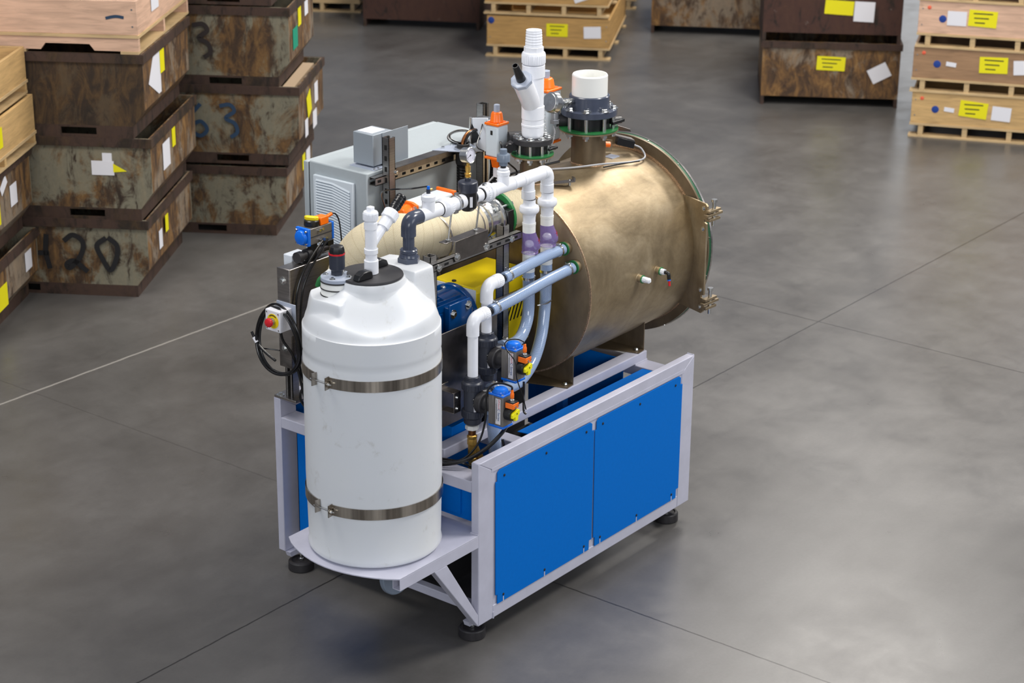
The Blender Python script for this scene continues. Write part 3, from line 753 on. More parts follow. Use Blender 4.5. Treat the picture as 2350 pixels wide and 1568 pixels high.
MB().cyl((0.44, MY, MZ), (0.70, MY, MZ), 0.0265, 30).build('pipe', 'pvc', mf)
MB().cyl((0.452, MY, MZ), (0.475, MY, MZ), 0.0295, 30, ch=0.001).cyl((0.59, MY, MZ), (0.604, MY, MZ), 0.029, 30, ch=0.001).cyl((0.655, MY, MZ), (0.672, MY, MZ), 0.0295, 30, ch=0.001).build('collar', 'pvc', mf)
t2 = MB().cyl((0.531, MY, MZ), (0.531, MY, MZ+0.055), 0.026, 28).lathe((0.531, MY, MZ+0.05), Z_, [(0.026, 0), (0.028, 0.003), (0.028, 0.018), (0.024, 0.022), (0.024, 0.03), (0.02, 0.033), (0.0, 0.033)], 20).build('tee_branch', 'pvc', mf)
MB().cyl((0.531, MY, MZ+0.083), (0.531, MY, MZ+0.095), 0.012, 14).build('neck', 'black', t2)
MB().lathe((0.531, MY, MZ+0.093), Z_, [(0.018, 0), (0.018, 0.016), (0.028, 0.018), (0.028, 0.045), (0.026, 0.049), (0.016, 0.05), (0.015, 0.07), (0.008, 0.071), (0, 0.071)], 18).build('probe_head', 'pvc_mid', t2, label='grey probe head')
MB().elbow((0.66, MY, MZ), (0.838, MY, MZ), (0.838, MY, MZ-0.05), 0.0285, 0.032, 32).build('pipe', 'pvc', mf)
MB().elbow((0.80, MY, MZ), (0.838, MY, MZ), (0.838, MY, MZ-0.035), 0.030, 0.032, 32).build('elbow', 'pvc', mf)
MB().cyl((0.706, MY, MZ), (0.706, MY, MZ-0.05), 0.0265, 28).build('tee_branch', 'pvc', mf)
MB().cyl((0.675, MY, MZ), (0.74, MY, MZ), 0.0295, 30, ch=0.001).build('tee_body', 'pvc', mf)
for cx in (0.706, 0.838):
    MB().lathe((cx, MY, MZ-0.092), Z_, [(0.029, 0), (0.030, 0.002), (0.030, 0.036), (0.0275, 0.038), (0.027, 0.045)], 30).build('socket', 'pvc', mf)

# union check valves with purple bodies
def check_valve(cx, zt, label):
    c = thing('check_valve', label, 'valve', (cx, MY, zt-0.36), 'check valves under the manifold')
    def z(d): return zt-d
    MB().ring((cx, MY, z(0.004)), Z_, 0.0265, 0.018, 0.0035, 30).build('seal_ring', 'rubber', c)
    MB().lathe((cx, MY, z(0.112)), Z_, [(0.027, 0), (0.028, 0.03), (0.030, 0.042), (0.0405, 0.052), (0.0435, 0.058), (0.0435, 0.07), (0.0405, 0.078), (0.030, 0.083), (0.027, 0.09), (0.027, 0.108)], 34).build('union_nut', 'pvc', c)
    MB().cyl((cx, MY, z(0.152)), (cx, MY, z(0.108)), 0.0285, 30, ch=0.001).cyl((cx, MY, z(0.118)), (cx, MY, z(0.108)), 0.0295, 30).build('socket', 'pvc_warm', c)
    bd_ = MB(); A = V3((cx, MY, 0))
    vs = []; fs = []; nn = 36; P = [(0.029, 0.150, 0), (0.031, 0.160, 0.001), (0.036, 0.185, 0.006), (0.040, 0.205, 0.010), (0.041, 0.222, 0.010), (0.036, 0.232, 0.006), (0.034, 0.238, 0.004), (0.037, 0.240, 0.005), (0.037, 0.246, 0.005), (0.028, 0.248, 0.001)]
    for r, d, off in P:
        for k in range(nn):
            t = 2*PI*k/nn; vs.append((cx+off*1.0+r*math.cos(t), MY-off*0.5+r*math.sin(t), z(d)))
    for i in range(len(P)-1):
        for k in range(nn):
            k2 = (k+1) % nn; fs.append((i*nn+k, i*nn+k2, (i+1)*nn+k2, (i+1)*nn+k))
    bd_.add(vs, fs)
    bo = bd_.build('clear_body', 'purple', c, ang=60, label='translucent purple housing')
    MB().lathe((cx+0.002, MY, z(0.212)), (-0.3, -0.3, 1), [(0, 0), (0.017, 0.002), (0.021, 0.008), (0.017, 0.015), (0, 0.018)], 20).build('flapper', 'pvc', bo)
    MB().bar((cx+0.01, MY-0.012, z(0.21)), (cx+0.026, MY-0.02, z(0.232)), 0.006, 0.006).build('flapper_hinge', 'pvc_light', bo)
    # printed red lines around the shoulder
    for k in range(2):
        mk = MB(); rr = 0.0385+0.0015*k; zz = z(0.188+0.011*k)
        for j in range(9):
            t = math.radians(-72+8*j); cc = V3((cx+0.006+(rr+0.0005)*math.cos(t), MY-0.003+(rr+0.0005)*math.sin(t), zz))
            mk.obox(cc, (-math.sin(t), math.cos(t), 0), (math.cos(t), math.sin(t), 0), Z_, 0.0021, 0.0004, 0.0032)
        mk.build('red_print', 'ink_red', bo)
    MB().lathe((cx, MY, z(0.33)), Z_, [(0.0265, 0), (0.0275, 0.002), (0.0275, 0.03), (0.030, 0.031), (0.030, 0.036), (0.0275, 0.037), (0.0275, 0.08), (0.0275, 0.083)], 30).build('outlet_socket', 'pvc_warm', c)
    bc = MB()
    for k in range(9):
        t = math.radians(-150+6.5*k); bc.obox(V3((cx+0.0278*math.cos(t), MY+0.0278*math.sin(t), z(0.275))), (-math.sin(t), math.cos(t), 0), (math.cos(t), math.sin(t), 0), Z_, 0.0007+0.0005*(k % 3), 0.0003, 0.005)
    bc.build('printed_bars', 'ink', c)
    MB().cyl((cx, MY, z(0.36)), (cx, MY, z(0.328)), 0.021, 24).build('black_tail', 'black', c)
check_valve(0.714, 1.755, 'white union check valve with translucent purple body, nearer the drum of the two')
check_valve(0.842, 1.757, 'white union check valve with translucent purple body, nearer the round vessel of the two')

# ------------------------------------------------------------------ pressure regulator and gauge
RX = 0.296
rg = thing('pressure_regulator', 'black plastic filter housing with brass nipple and round chrome gauge in the manifold', 'regulator', (RX, MY, 1.80))
MB().lathe((RX, MY, 1.797), Z_, [(0.0, 0), (0.024, 0.004), (0.036, 0.016), (0.038, 0.03), (0.038, 0.088), (0.036, 0.09)], 30).build('housing', 'black', rg)
MB().cyl((RX-0.042, MY, MZ), (RX+0.042, MY, MZ), 0.024, 24).build('side_ports', 'black', rg)
MB().lathe((RX, MY, 1.881), Z_, [(0.040, 0), (0.0415, 0.003), (0.0415, 0.040), (0.038, 0.044), (0.0, 0.046)], 12).build('screw_cap', 'charcoal', rg, 0.001)
MB().obox((RX-0.020, MY-0.034, 1.845), (0.86, -0.5, 0), (0.5, 0.86, 0), Z_, 0.006, 0.0012, 0.022).build('nameplate', 'label', rg)
MB().lathe((RX, MY, 1.925), Z_, [(0.013, 0), (0.013, 0.014), (0.011, 0.016)], 14).build('neck', 'charcoal', rg)
MB().lathe((RX, MY, 1.939), Z_, [(0.010, 0), (0.013, 0.003), (0.013, 0.008), (0.010, 0.01), (0.014, 0.014), (0.014, 0.02), (0.010, 0.022), (0.010, 0.03), (0.0115, 0.031), (0.0115, 0.05), (0.007, 0.051), (0.007, 0.062)], 8).build('brass_fitting', 'brass', rg, label='brass fitting')
gn = V3((0.04, -1.0, 0.10)).normalized(); gc = V3((RX+0.004, MY, 2.034))
ga = MB().lathe(gc-gn*0.028, gn, [(0.0, 0), (0.026, 0), (0.031, 0.004), (0.031, 0.032), (0.0345, 0.034), (0.0345, 0.040), (0.0315, 0.042), (0.0295, 0.040), (0.0295, 0.037)], 40, cap=False).build('gauge_case', 'chrome', rg, label='chrome gauge case')
MB().lathe(gc-gn*0.028, gn, [(0.0295, 0.034), (0.0295, 0.037)], 40).build('dial', 'dial', ga)
gu = Z_.cross(gn).normalized(); gw = gn.cross(gu)
tk_ = MB()
for k in range(26):
    a = math.radians(-45+270*k/25); d = gu*math.cos(a)+gw*math.sin(a); e = gn.cross(d)
    tk_.obox(gc+gn*0.0092+d*(0.0225 if k % 5 else 0.0215), d, e, gn, 0.0018 if k % 5 else 0.003, 0.0003, 0.0003)
tk_.build('scale_marks', 'ink', ga)
nd = (gu*-0.85+gw*-0.35).normalized(); MB().obox(gc+gn*0.0095+nd*0.009, nd, gn.cross(nd), gn, 0.014, 0.0008, 0.0004).lathe(gc+gn*0.009, gn, [(0.003, 0), (0.003, 0.002)], 12).build('needle', 'ink', ga)

# ------------------------------------------------------------------ hoses
def clamp(c, axis, r, parent):
    A = V3(axis).normalized(); c = V3(c)
    k = MB().ring(c-A*0.006, A, r+0.0025, r-0.001, 0.012, 30)
    _, X, Y = k.frame(A)
    sd = (V3((0, 0, 1))-A*A.z).normalized(); e = A.cross(sd)
    k.cyl(c+sd*(r+0.006)-e*0.014, c+sd*(r+0.006)+e*0.012, 0.004, 8); k.obox(c+sd*(r+0.005), e, sd, A, 0.009, 0.005, 0.006)
    return k.build('hose_clamp', 'chrome', parent)
def hose(pts, r, label, base, clamps=True, group='clear braided hoses'):
    h = thing('braided_hose', label, 'hose', base, group)
    MB().tube(pts, r, 24, 12).build('hose_tube', 'hose', h)
    if clamps:
        P = [V3(p) for p in pts]
        clamp(P[0]+(P[1]-P[0]).normalized()*0.035, P[1]-P[0], r, h)
        clamp(P[-1]+(P[-2]-P[-1]).normalized()*0.03, P[-2]-P[-1], r, h)
    return h
HR = 0.0245
hose([(0.475, 0.25, 1.468), (0.60, 0.256, 1.474), (0.78, 0.267, 1.480), (0.925, 0.275, 1.477)], HR, 'upper of the two clear braided hoses running level into the end of the bronze vessel', (0.475, 0.25, 1.44))
hose([(0.345, 0.215, 1.366), (0.50, 0.217, 1.374), (0.75, 0.22, 1.393), (0.925, 0.221, 1.402)], HR, 'lower of the two clear braided hoses running level into the end of the bronze vessel', (0.345, 0.215, 1.34))
HV = 0.0265
hose([(0.714, MY, 1.43), (0.716, MY, 1.36), (0.718, MY, 1.27), (0.695, 0.292, 1.20), (0.63, 0.275, 1.15), (0.54, 0.255, 1.148), (0.46, 0.25, 1.163)], HV, 'clear braided hose curving down from the nearer check valve to the upper actuated valve', (0.714, MY, 1.14))
hose([(0.842, MY, 1.43), (0.842, MY, 1.33), (0.835, MY, 1.22), (0.79, 0.285, 1.10), (0.70, 0.262, 1.01), (0.56, 0.23, 0.972), (0.43, 0.215, 0.985), (0.34, 0.215, 1.012)], HV, 'clear braided hose curving down from the farther check valve to the lower actuated valve', (0.842, MY, 0.97))
hose([(0.30, 0.17, 0.93), (0.305, 0.165, 0.86), (0.31, 0.16, 0.75), (0.31, 0.16, 0.55)], 0.028, 'clear braided hose dropping straight down into the frame behind the brass strainer', (0.31, 0.16, 0.55), False)
MB().tube([(0.74, 0.268, 1.268), (0.755, 0.262, 1.268), (0.80, 0.262, 1.262), (0.845, 0.27, 1.262)], 0.003, 8).build('x', 'chrome')
tag(bpy.context.scene.objects['x'], 'thin steel tie wire joining the two hanging clear hoses', 'wire'); bpy.context.scene.objects['x'].name = 'tie_wire'

# ------------------------------------------------------------------ actuated valves with risers
def riser(vx, vy, z0, zc, x1, label):
    r = thing('riser_pipe', label, 'pipe', (vx, vy, z0), 'white riser elbows above the actuated valves')
    MB().cyl((vx, vy, z0), (vx, vy, zc-0.05), 0.0225, 30).build('pipe', 'pvc', r)
    MB().elbow((vx, vy, zc-0.075), (vx, vy, zc), (vx+0.07, vy, zc), 0.0275, 0.042, 32).build('elbow', 'pvc', r)
    MB().cyl((vx+0.045, vy, zc), (vx+0.088, vy, zc), 0.0285, 30).ribs((vx+0.06, vy, zc), X_, 0.0285, 0.0, 0.026, 24).build('threaded_socket', 'pvc', r)
    MB().cyl((vx+0.085, vy, zc), (x1, vy, zc), 0.017, 20).build('hose_tail', 'black', r)
riser(0.225, 0.215, 1.085, 1.365, 0.375, 'white riser pipe with elbow above the lower actuated valve, nearer the drum')
riser(0.36, 0.25, 1.225, 1.467, 0.50, 'white riser pipe with elbow above the upper actuated valve, behind its twin')

def act_valve(vx, vy, zc, ax, ay, az, label, group='blue capped pneumatic valves'):
    """three way plastic valve with a vertical actuator in front of it"""
    t = thing('actuated_valve', label, 'valve', (vx, vy, zc-0.1), group)
    MB().lathe((vx, vy, zc-0.11), Z_, [(0.034, 0.0), (0.0375, 0.004), (0.038, 0.19), (0.036, 0.2)], 30).build('valve_body', 'charcoal', t)
    for z0, s_ in ((zc+0.045, 1), (zc-0.045, -1)):
        pr = [(0.040, 0), (0.046, 0.003), (0.047, 0.03), (0.043, 0.036), (0.035, 0.04)]
        MB().lathe((vx, vy, z0), (0, 0, s_), pr, 32).ribs((vx, vy, z0), (0, 0, s_), 0.0465, 0.005, 0.028, 24, 0.0016).build('union_nut', 'charcoal', t)
    MB().cyl((vx, vy, zc+0.08), (vx, vy, zc+0.105), 0.032, 30, ch=0.002).build('top_socket', 'charcoal', t)
    MB().cyl((vx, vy, zc), (vx+0.12, vy, zc-0.01), 0.027, 24).cyl((vx+0.04, vy, zc), (vx+0.075, vy, zc-0.005), 0.034, 24).build('side_outlet', 'charcoal', t)
    for k in (0.3, -0.3):
        MB().bolt((vx-0.028, vy-0.03, zc+0.04*k), (-0.6, -0.8, 0), 0.003).build('body_screw', 'chrome', t)
    MB().cyl((vx+0.005, vy, zc-0.005), (vx+0.005, ay+0.070, zc-0.005), 0.030, 28).cyl((vx+0.005, vy-0.034, zc-0.005), (vx+0.005, vy-0.066, zc-0.005), 0.046, 32, ch=0.004).build('stem_mount', 'black_soft', t)
    MB().obox((vx-0.0235, vy-0.031, zc-0.03), (0.80, -0.60, 0), (0.60, 0.80, 0), Z_, 0.0045, 0.0014, 0.018).build('tag', 'label', t)
    MB().obox((vx-0.0215, vy-0.0325, zc-0.008), (0.80, -0.60, 0), (0.60, 0.80, 0), Z_, 0.0075, 0.0016, 0.0045).build('teal_tag', 'teal', t)
    x0, x1, y0, y1, z0, z1 = ax-0.034, ax+0.034, ay, ay+0.076, az-0.065, az+0.065
    ac = MB().prism([(x0, y0+0.004), (x0+0.004, y0), (x1-0.004, y0), (x1, y0+0.004), (x1, y1), (x0, y1), (x0, y1-0.02), (x0+0.004, y1-0.022), (x0+0.004, y1-0.03), (x0, y1-0.032)], (0, 0, z0), X_, Y_, z1-z0).build('actuator_body', 'act_grey', t, 0.0015)
    MB().box(x0-0.001, x1+0.001, y0-0.001, y1+0.001, z0-0.011, z0).build('end_cap', 'blue_cap', ac, 0.003)
    cp = MB(); cp.box(x0-0.001, x1+0.001, y0-0.001, y1+0.001, z1, z1+0.009)
    cp.lathe((ax, ay+0.038, z1+0.008), Z_, [(0.033, 0), (0.031, 0.012), (0.025, 0.019), (0.012, 0.023), (0, 0.024)], 30)
    cpo = cp.build('end_cap', 'blue_cap', ac, 0.003)
    for dx, dy in ((-0.026, 0.008), (0.026, 0.008), (-0.026, 0.068), (0.026, 0.068)):
        MB().cyl((ax+dx, ay+dy, z1+0.008), (ax+dx, ay+dy, z1+0.014), 0.005, 10).build('cap_screw', 'chrome', cpo)
    # label plate on the face towards the drum
    lx = x0-0.0012
    lab = MB().box(lx, x0, y0+0.012, y0+0.038, z0+0.008, z1-0.008).build('data_plate', 'label', ac, 0.0005)
    text_mesh('C Series', 0.0165, (lx-0.0002, y0+0.021, az-0.014), (0, 0, -1), (0, -1, 0), 'plate_print', 'ink_blue', lab, 0.0003)
    text_mesh('APOLLO', 0.0115, (lx-0.0002, y0+0.020, az+0.034), (0, 0, -1), (0, -1, 0), 'plate_print', 'ink_red', lab, 0.0003)
    MB().box(lx-0.0006, lx, y0+0.0305, y0+0.0322, z0+0.03, z1-0.012).box(lx-0.0006, lx, y0+0.0335, y0+0.0345, z0+0.02, z1-0.03).build('plate_print', 'ink', lab)
    # position switch and yellow indicator in front
    sw = MB().lathe((ax-0.002, y0, az-0.008), (0, -1, 0), [(0.03, 0), (0.031, 0.004), (0.031, 0.028), (0.027, 0.032)], 28).build('indicator_housing', 'black', ac)
    MB().prism([(-0.024, -0.004), (0.022, 0.004), (0.024, 0.022), (0.018, 0.028), (-0.018, 0.018), (-0.024, 0.012)], (ax+0.002, y0-0.032, az-0.016), X_, Z_, 0.012).prism([(-0.008, -0.02), (0.010, -0.018), (0.012, 0.004), (-0.008, 0)], (ax+0.004, y0-0.032, az-0.016), X_, Z_, 0.012).build('indicator_knob', 'yellow_tag', sw, 0.001)
    MB().cyl((ax+0.006, y0-0.044, az-0.004), (ax+0.006, y0-0.0455, az-0.004), 0.003, 10).build('knob_screw', 'ink', sw)
    bxs = MB().box(ax-0.024, ax+0.016, y0-0.046, y0-0.004, az+0.022, az+0.046).build('switch_box', 'orange', ac, 0.002)
    MB().box(ax-0.022, ax+0.014, y0-0.044, y0-0.006, az+0.046, az+0.052).build('switch_lid', 'black', bxs, 0.001)
    for dy in (-0.012, ):
        MB().cyl((ax-0.008, y0-0.046, az+0.031), (ax-0.008, y0-0.049, az+0.031), 0.005, 12).cyl((ax+0.012, y0-0.046, az+0.034), (ax+0.012, y0-0.048, az+0.034), 0.004, 12).build('box_screw', 'chrome', bxs)
    MB().lathe((ax-0.004, y0-0.025, az+0.052), Z_, [(0.010, 0), (0.010, 0.006), (0.007, 0.008), (0.007, 0.014)], 14).build('connector_nut', 'chrome', bxs)
    MB().lathe((ax-0.004, y0-0.025, az+0.064), Z_, [(0.0075, 0), (0.0085, 0.004), (0.0085, 0.02), (0.0065, 0.024), (0.0055, 0.036), (0.0, 0.037)], 14).build('connector', 'orange', bxs)
    MB().cyl((ax+0.025, y0-0.01, az-0.05), (ax+0.025, y0-0.013, az-0.05), 0.004, 8).build('body_screw', 'chrome', ac)
    return t
act_valve(0.225, 0.215, 1.005, 0.229, 0.030, 0.998, 'dark plastic valve with blue capped actuator, lower one nearest the corner post')
act_valve(0.36, 0.25, 1.155, 0.364, 0.070, 1.152, 'dark plastic valve with blue capped actuator, upper one in front of the bronze vessel')

# brass strainer below the lower valve
bs = thing('brass_strainer', 'brass strainer with hose tail hanging under the lower actuated valve', 'fitting', (0.225, 0.215, 0.64))
bx, by = 0.222, 0.215
MB().lathe((bx, by, 0.868), Z_, [(0.026, 0), (0.030, 0.003), (0.030, 0.016), (0.026, 0.02)], 8).build('plastic_nut', 'pvc_warm', bs, label='white octagonal nut')
MB().cyl((bx, by, 0.838), (bx, by, 0.87), 0.0165, 20).build('copper_nipple', 'copper', bs)
MB().lathe((bx, by, 0.715), Z_, [(0.018, 0), (0.021, 0.004), (0.021, 0.022), (0.018, 0.025), (0.018, 0.08), (0.021, 0.084), (0.021, 0.104), (0.020, 0.11), (0.022, 0.113), (0.022, 0.124), (0.018, 0.128)], 8).cyl((bx+0.004, by, 0.815), (bx+0.028, by-0.012, 0.745), 0.0135, 16).cyl((bx+0.026, by-0.011, 0.75), (bx+0.034, by-0.015, 0.728), 0.018, 6).build('strainer_body', 'brass', bs)
MB().lathe((bx, by, 0.62), Z_, [(0.010, 0), (0.014, 0.012), (0.011, 0.013), (0.014, 0.026), (0.011, 0.027), (0.014, 0.04), (0.011, 0.041), (0.014, 0.054), (0.012, 0.056), (0.012, 0.066), (0.017, 0.068), (0.017, 0.084), (0.013, 0.086), (0.015, 0.097)], 16).build('hose_barb', 'brass', bs)

# ------------------------------------------------------------------ bronze vessel
VY, VZ, VR, VX0, VX1 = 0.58, 1.257, 0.436, 0.965, 1.83
ve = thing('pressure_vessel', 'large horizontal bronze coloured steel vessel on saddle feet', 'vessel', (1.3, VY, 0.80))
MB().lathe((VX0, VY, VZ), X_, [(VR, 0), (VR, VX1-VX0)], 128, cap=False).build('shell', 'vessel', ve, ang=60)
MB().lathe((VX0-0.002, VY, VZ), X_, [(0, -0.012), (VR*0.6, -0.010), (VR-0.008, -0.002), (VR-0.004, 0.003), (VR-0.004, 0.012)], 128, cap=False).build('end_plate', 'vessel_dark', ve, ang=60)
MB().ring((VX0-0.001, VY, VZ), X_, VR+0.002, VR-0.006, 0.006, 128).build('weld_bead', 'weld', ve)
MB().ring((VX1-0.004, VY, VZ+0.005), X_, VR+0.008, VR-0.004, 0.008, 128).build('weld_bead', 'weld', ve)
FZ = VZ+0.012
MB().ring((VX1, VY, FZ), X_, 0.490, VR-0.02, 0.012, 128).build('flange_ring', 'vessel_dark', ve)
MB().ring((VX1+0.012, VY, FZ), X_, 0.490, 0.40, 0.016, 128).build('gasket', 'green_dark', ve, label='dark green gasket')
MB().lathe((VX1+0.028, VY, FZ), X_, [(0.0, 0), (0.492, 0), (0.496, 0.006), (0.492, 0.012), (0.3, 0.03), (0, 0.035)], 128).build('door', 'stainless', ve, label='round door edge in bare steel')
gb = MB()
for k in range(16):
    t = 2*PI*k/16+0.25; gb.cyl((VX1+0.016, VY+0.487*math.cos(t), FZ+0.487*math.sin(t)), (VX1+0.016, VY+0.494*math.cos(t), FZ+0.494*math.sin(t)), 0.003, 8)
gb.build('gasket_studs', 'chrome', ve)
# saddles
for sxx in (1.03, 1.597):
    sd = MB()
    pr = []
    for k in range(21):
        yy = 0.275+(0.885-0.275)*k/20; pr.append((yy, VZ-math.sqrt(max(0, VR*VR-(yy-VY)**2))+0.0015))
    P = [(0.275, 0.803)]+pr+[(0.885, 0.803)]
    P[0] = (0.275, 0.803)
    sd.prism(P[::-1], (sxx, 0, 0), Y_, Z_, -0.006)
    sd.prism([(0.275, 0.0), (0.268, -0.055), (0.33, -0.075), (0.45, -0.12), (0.70, -0.12), (0.82, -0.075), (0.885, -0.055), (0.885, 0.0)], (sxx-0.0, 0, 0.801), Y_, V3((1, 0, 0)), -0.005)
    so = sd.build('saddle', 'vessel_dark', ve, 0.001)
    MB().bolt((sxx-0.03, 0.30, 0.808), Z_, 0.008).build('saddle_bolt', 'chrome', so)
    MB().bolt((sxx-0.03, 0.86, 0.808), Z_, 0.008).build('saddle_bolt', 'chrome', so)
# hinge plate on the near side
A0 = V3((1.845, 0.262, 0)); B0 = V3((1.775, 0.060, 0)); U = (B0-A0); UL = U.length; U.normalize()
hp = MB()
edge = []
for k in range(13):
    zz = 1.528-(1.528-0.985)*k/12
    # parameter along U where the plate meets the shell
    yy = VY-math.sqrt(VR*VR-(zz-VZ)**2); edge.append(((0.262-yy)/0.202*UL+0.0, zz))
pts = [(0.0, 1.528)]+[(e[0], e[1]) for e in edge[1:-1]]+[(0.0, 0.985), (UL*0.92, 0.985), (UL, 1.0), (UL, 1.06), (UL*0.90, 1.062), (UL*0.90, 1.075), (UL, 1.08), (UL, 1.43), (UL*0.90, 1.435), (UL*0.90, 1.448), (UL, 1.45), (UL, 1.515), (UL*0.94, 1.526)]
hp.prism(pts, A0, U, Z_, 0.010)
hpo = hp.build('hinge_plate', 'vessel', ve, 0.001)
nrm = U.cross(Z_)
for fz in (1.50, 1.40, 1.10, 1.015):
    MB().bolt(A0+U*UL*0.88+Z_*fz-nrm*0.0, -nrm, 0.006).build('hinge_bolt', 'chrome', hpo)
    MB().bolt(A0+U*UL*0.88+Z_*fz+nrm*0.010, nrm, 0.006).build('hinge_bolt', 'chrome', hpo)
for hz in (1.47, 1.035):
    h = MB()
    c = A0+U*(UL+0.006)+Z_*hz
    dd = V3((1.0, -0.06, 0)).normalized()
    for k, ln in ((0.022, 0.09), (0.004, 0.12), (-0.020, 0.085)):
        h.obox(c+dd*0.03+Z_*k, dd, dd.cross(Z_), Z_, ln/2, 0.012, 0.006)
    ho = h.build('hinge', 'vessel', ve, 0.001)
    MB().cyl(c+dd*0.035-Z_*0.055, c+dd*0.035+Z_*0.07, 0.009, 16).cyl(c+dd*0.035+Z_*0.062, c+dd*0.035+Z_*0.074, 0.014, 16).build('hinge_pin', 'chrome', ho)
# side ports
for px_, kind in ((1.335, 'plug'), (1.482, 'elbow')):
    pz = 1.262; yb = VY-math.sqrt(VR*VR-(pz-VZ)**2)
    so = MB().cyl((px_, yb+0.006, pz), (px_, yb-0.022, pz), 0.0175, 26).lathe((px_, yb+0.004, pz), (0, -1, 0), [(0.021, 0), (0.021, 0.004), (0.018, 0.006)], 26).build('side_port', 'vessel', ve)
    MB().cyl((px_, yb-0.022, pz), (px_, yb-0.026, pz), 0.019, 26).build('port_gasket', 'green', so)
    MB().cyl((px_, yb-0.026, pz), (px_, yb-0.045, pz), 0.0145, 8).build('white_bushing', 'pvc', so)
    if kind == 'plug':
        MB().cyl((px_, yb-0.045, pz), (px_, yb-0.062, pz), 0.013, 20, ch=0.002).box(px_-0.006, px_+0.006, yb-0.066, yb-0.06, pz-0.006, pz+0.006).build('white_plug', 'pvc', so)
    else:
        MB().elbow((px_, yb-0.044, pz), (px_, yb-0.066, pz-0.0), (px_, yb-0.07, pz-0.03), 0.0085, 0.01, 16).build('push_elbow', 'black', so)
        MB().cyl((px_, yb-0.0695, pz-0.03), (px_, yb-0.071, pz-0.036), 0.0085, 14).build('release_ring', 'blue_cap', so)
        MB().cyl((px_, yb-0.071, pz-0.036), (px_, yb-0.074, pz-0.06), 0.0055, 10).build('red_cap', 'red', so)
for py, pz in ((0.275, 1.477), (0.221, 1.403)):
    so = MB().cyl((VX0, py, pz), (VX0-0.03, py, pz), 0.029, 30).build('end_port', 'vessel', ve)
    MB().ring((VX0-0.034, py, pz), X_, 0.031, 0.016, 0.005, 32).build('port_gasket', 'green', so)
    MB().cyl((VX0-0.034, py, pz), (VX0-0.06, py, pz), 0.0175, 22).build('hose_tail', 'black', so)
# nozzles on top
for nx, nr, zt in ((1.53, 0.081, 1.845), (1.10, 0.056, 1.813)):
    no = MB().cyl((nx, VY, VZ+VR-0.03), (nx, VY, zt), nr, 48).build('top_nozzle', 'vessel_dark', ve)
    rg_ = []
    for k in range(49):
        t = 2*PI*k/48; y_ = VY+nr*math.sin(t); rg_.append((nx+nr*math.cos(t), y_, VZ+math.sqrt(VR*VR-(y_-VY)**2)+0.001))
    MB().tube(rg_, 0.0035, 8, 1, smooth=False, cap=False).build('weld_bead', 'weld', no)
# stain drips and clip hardware on the shell are surface only; small strut clip:
cl_ = thing('strut_clip', 'small bent steel strut clip lying on the vessel top beside the smaller nozzle', 'bracket', (1.20, 0.47, 1.68))
MB().prism([(0, 0), (0.11, 0), (0.11, 0.02), (0.104, 0.02), (0.104, 0.005), (0.0, 0.005)], (1.13, 0.50, 1.693), V3((0.83, -0.5, 0.0)).normalized(), Z_, 0.03).build('channel', 'stainless', cl_)
MB().cyl((1.21, 0.45, 1.672), (1.21, 0.45, 1.70), 0.006, 10).build('clip_bolt', 'chrome', cl_)
MB().tube([(0.985, 0.50, 1.765), (0.985, 0.49, 1.72), (0.98, 0.48, 1.695)], 0.004, 8).lathe((0.98, 0.48, 1.684), Z_, [(0, 0), (0.008, 0.004), (0.008, 0.008), (0, 0.012)], 12).build('sensor_tip', 'black', cl_)

# ------------------------------------------------------------------ butterfly valves on the nozzles
def wafer(cx, zg, R, hb, tf, top_mat, body_mat, nb, bolt_r, label, arm, Rb):
    t = thing('butterfly_valve', label, 'valve', (cx, VY, zg), 'flanged butterfly valves on the vessel nozzles')
    MB().lathe((cx, VY, zg-0.008), Z_, [(R+0.006, 0), (R+0.006, 0.006), (R, 0.008)], 60).build('lower_flange', 'vessel', t)
    MB().ring((cx, VY, zg), Z_, R+0.006, R*0.4, 0.006, 60).build('gasket', 'green', t, label='green gasket')
    zb = zg+0.006
    MB().lathe((cx, VY, zb), Z_, [(Rb, 0), (Rb, hb)], 48).build('wafer_body', 'black', t)
    # stem box to the side and the opposite stub
    MB().cyl((cx+Rb*0.6, VY-Rb*0.75, zb+hb*0.45), (cx+R*0.85, VY-R*0.80, zb+hb*0.45), hb*0.27, 20).box(cx+R*0.2, cx+R*0.9, VY-R*0.92, VY-R*0.80, zb+hb*0.32, zb+hb*0.55).build('stem_boss', 'black', t, 0.002)
    MB().lathe((cx, VY, zb+hb), Z_, [(R-0.002, 0), (R, 0.002), (R, tf-0.002), (R-0.003, tf)], 60).build('upper_flange', top_mat, t)
    for k in range(nb):
        a = 2*PI*(k+0.5)/nb+0.12; bx_, by_ = cx+(R-0.019)*math.cos(a), VY+(R-0.019)*math.sin(a)
        b = MB().bolt((bx_, by_, zb+hb+tf), Z_, bolt_r).cyl((bx_, by_, zg-0.035), (bx_, by_, zb+hb), bolt_r*0.85, 12)
        b.hexa((bx_, by_, zg-0.024), Z_, bolt_r*1.5, 0.014)
        b.build('flange_bolt', 'chrome', t)
    return t
wafer(1.53, 1.853, 0.131, 0.062, 0.03, 'pvc_grey', 'black', 8, 0.0115, 'large flanged butterfly valve with grey top flange on the bigger vessel nozzle', None, 0.098)
wafer(1.10, 1.821, 0.090, 0.046, 0.026, 'black_soft', 'black', 8, 0.0095, 'small flanged butterfly valve with black top flange on the smaller vessel nozzle', None, 0.066)

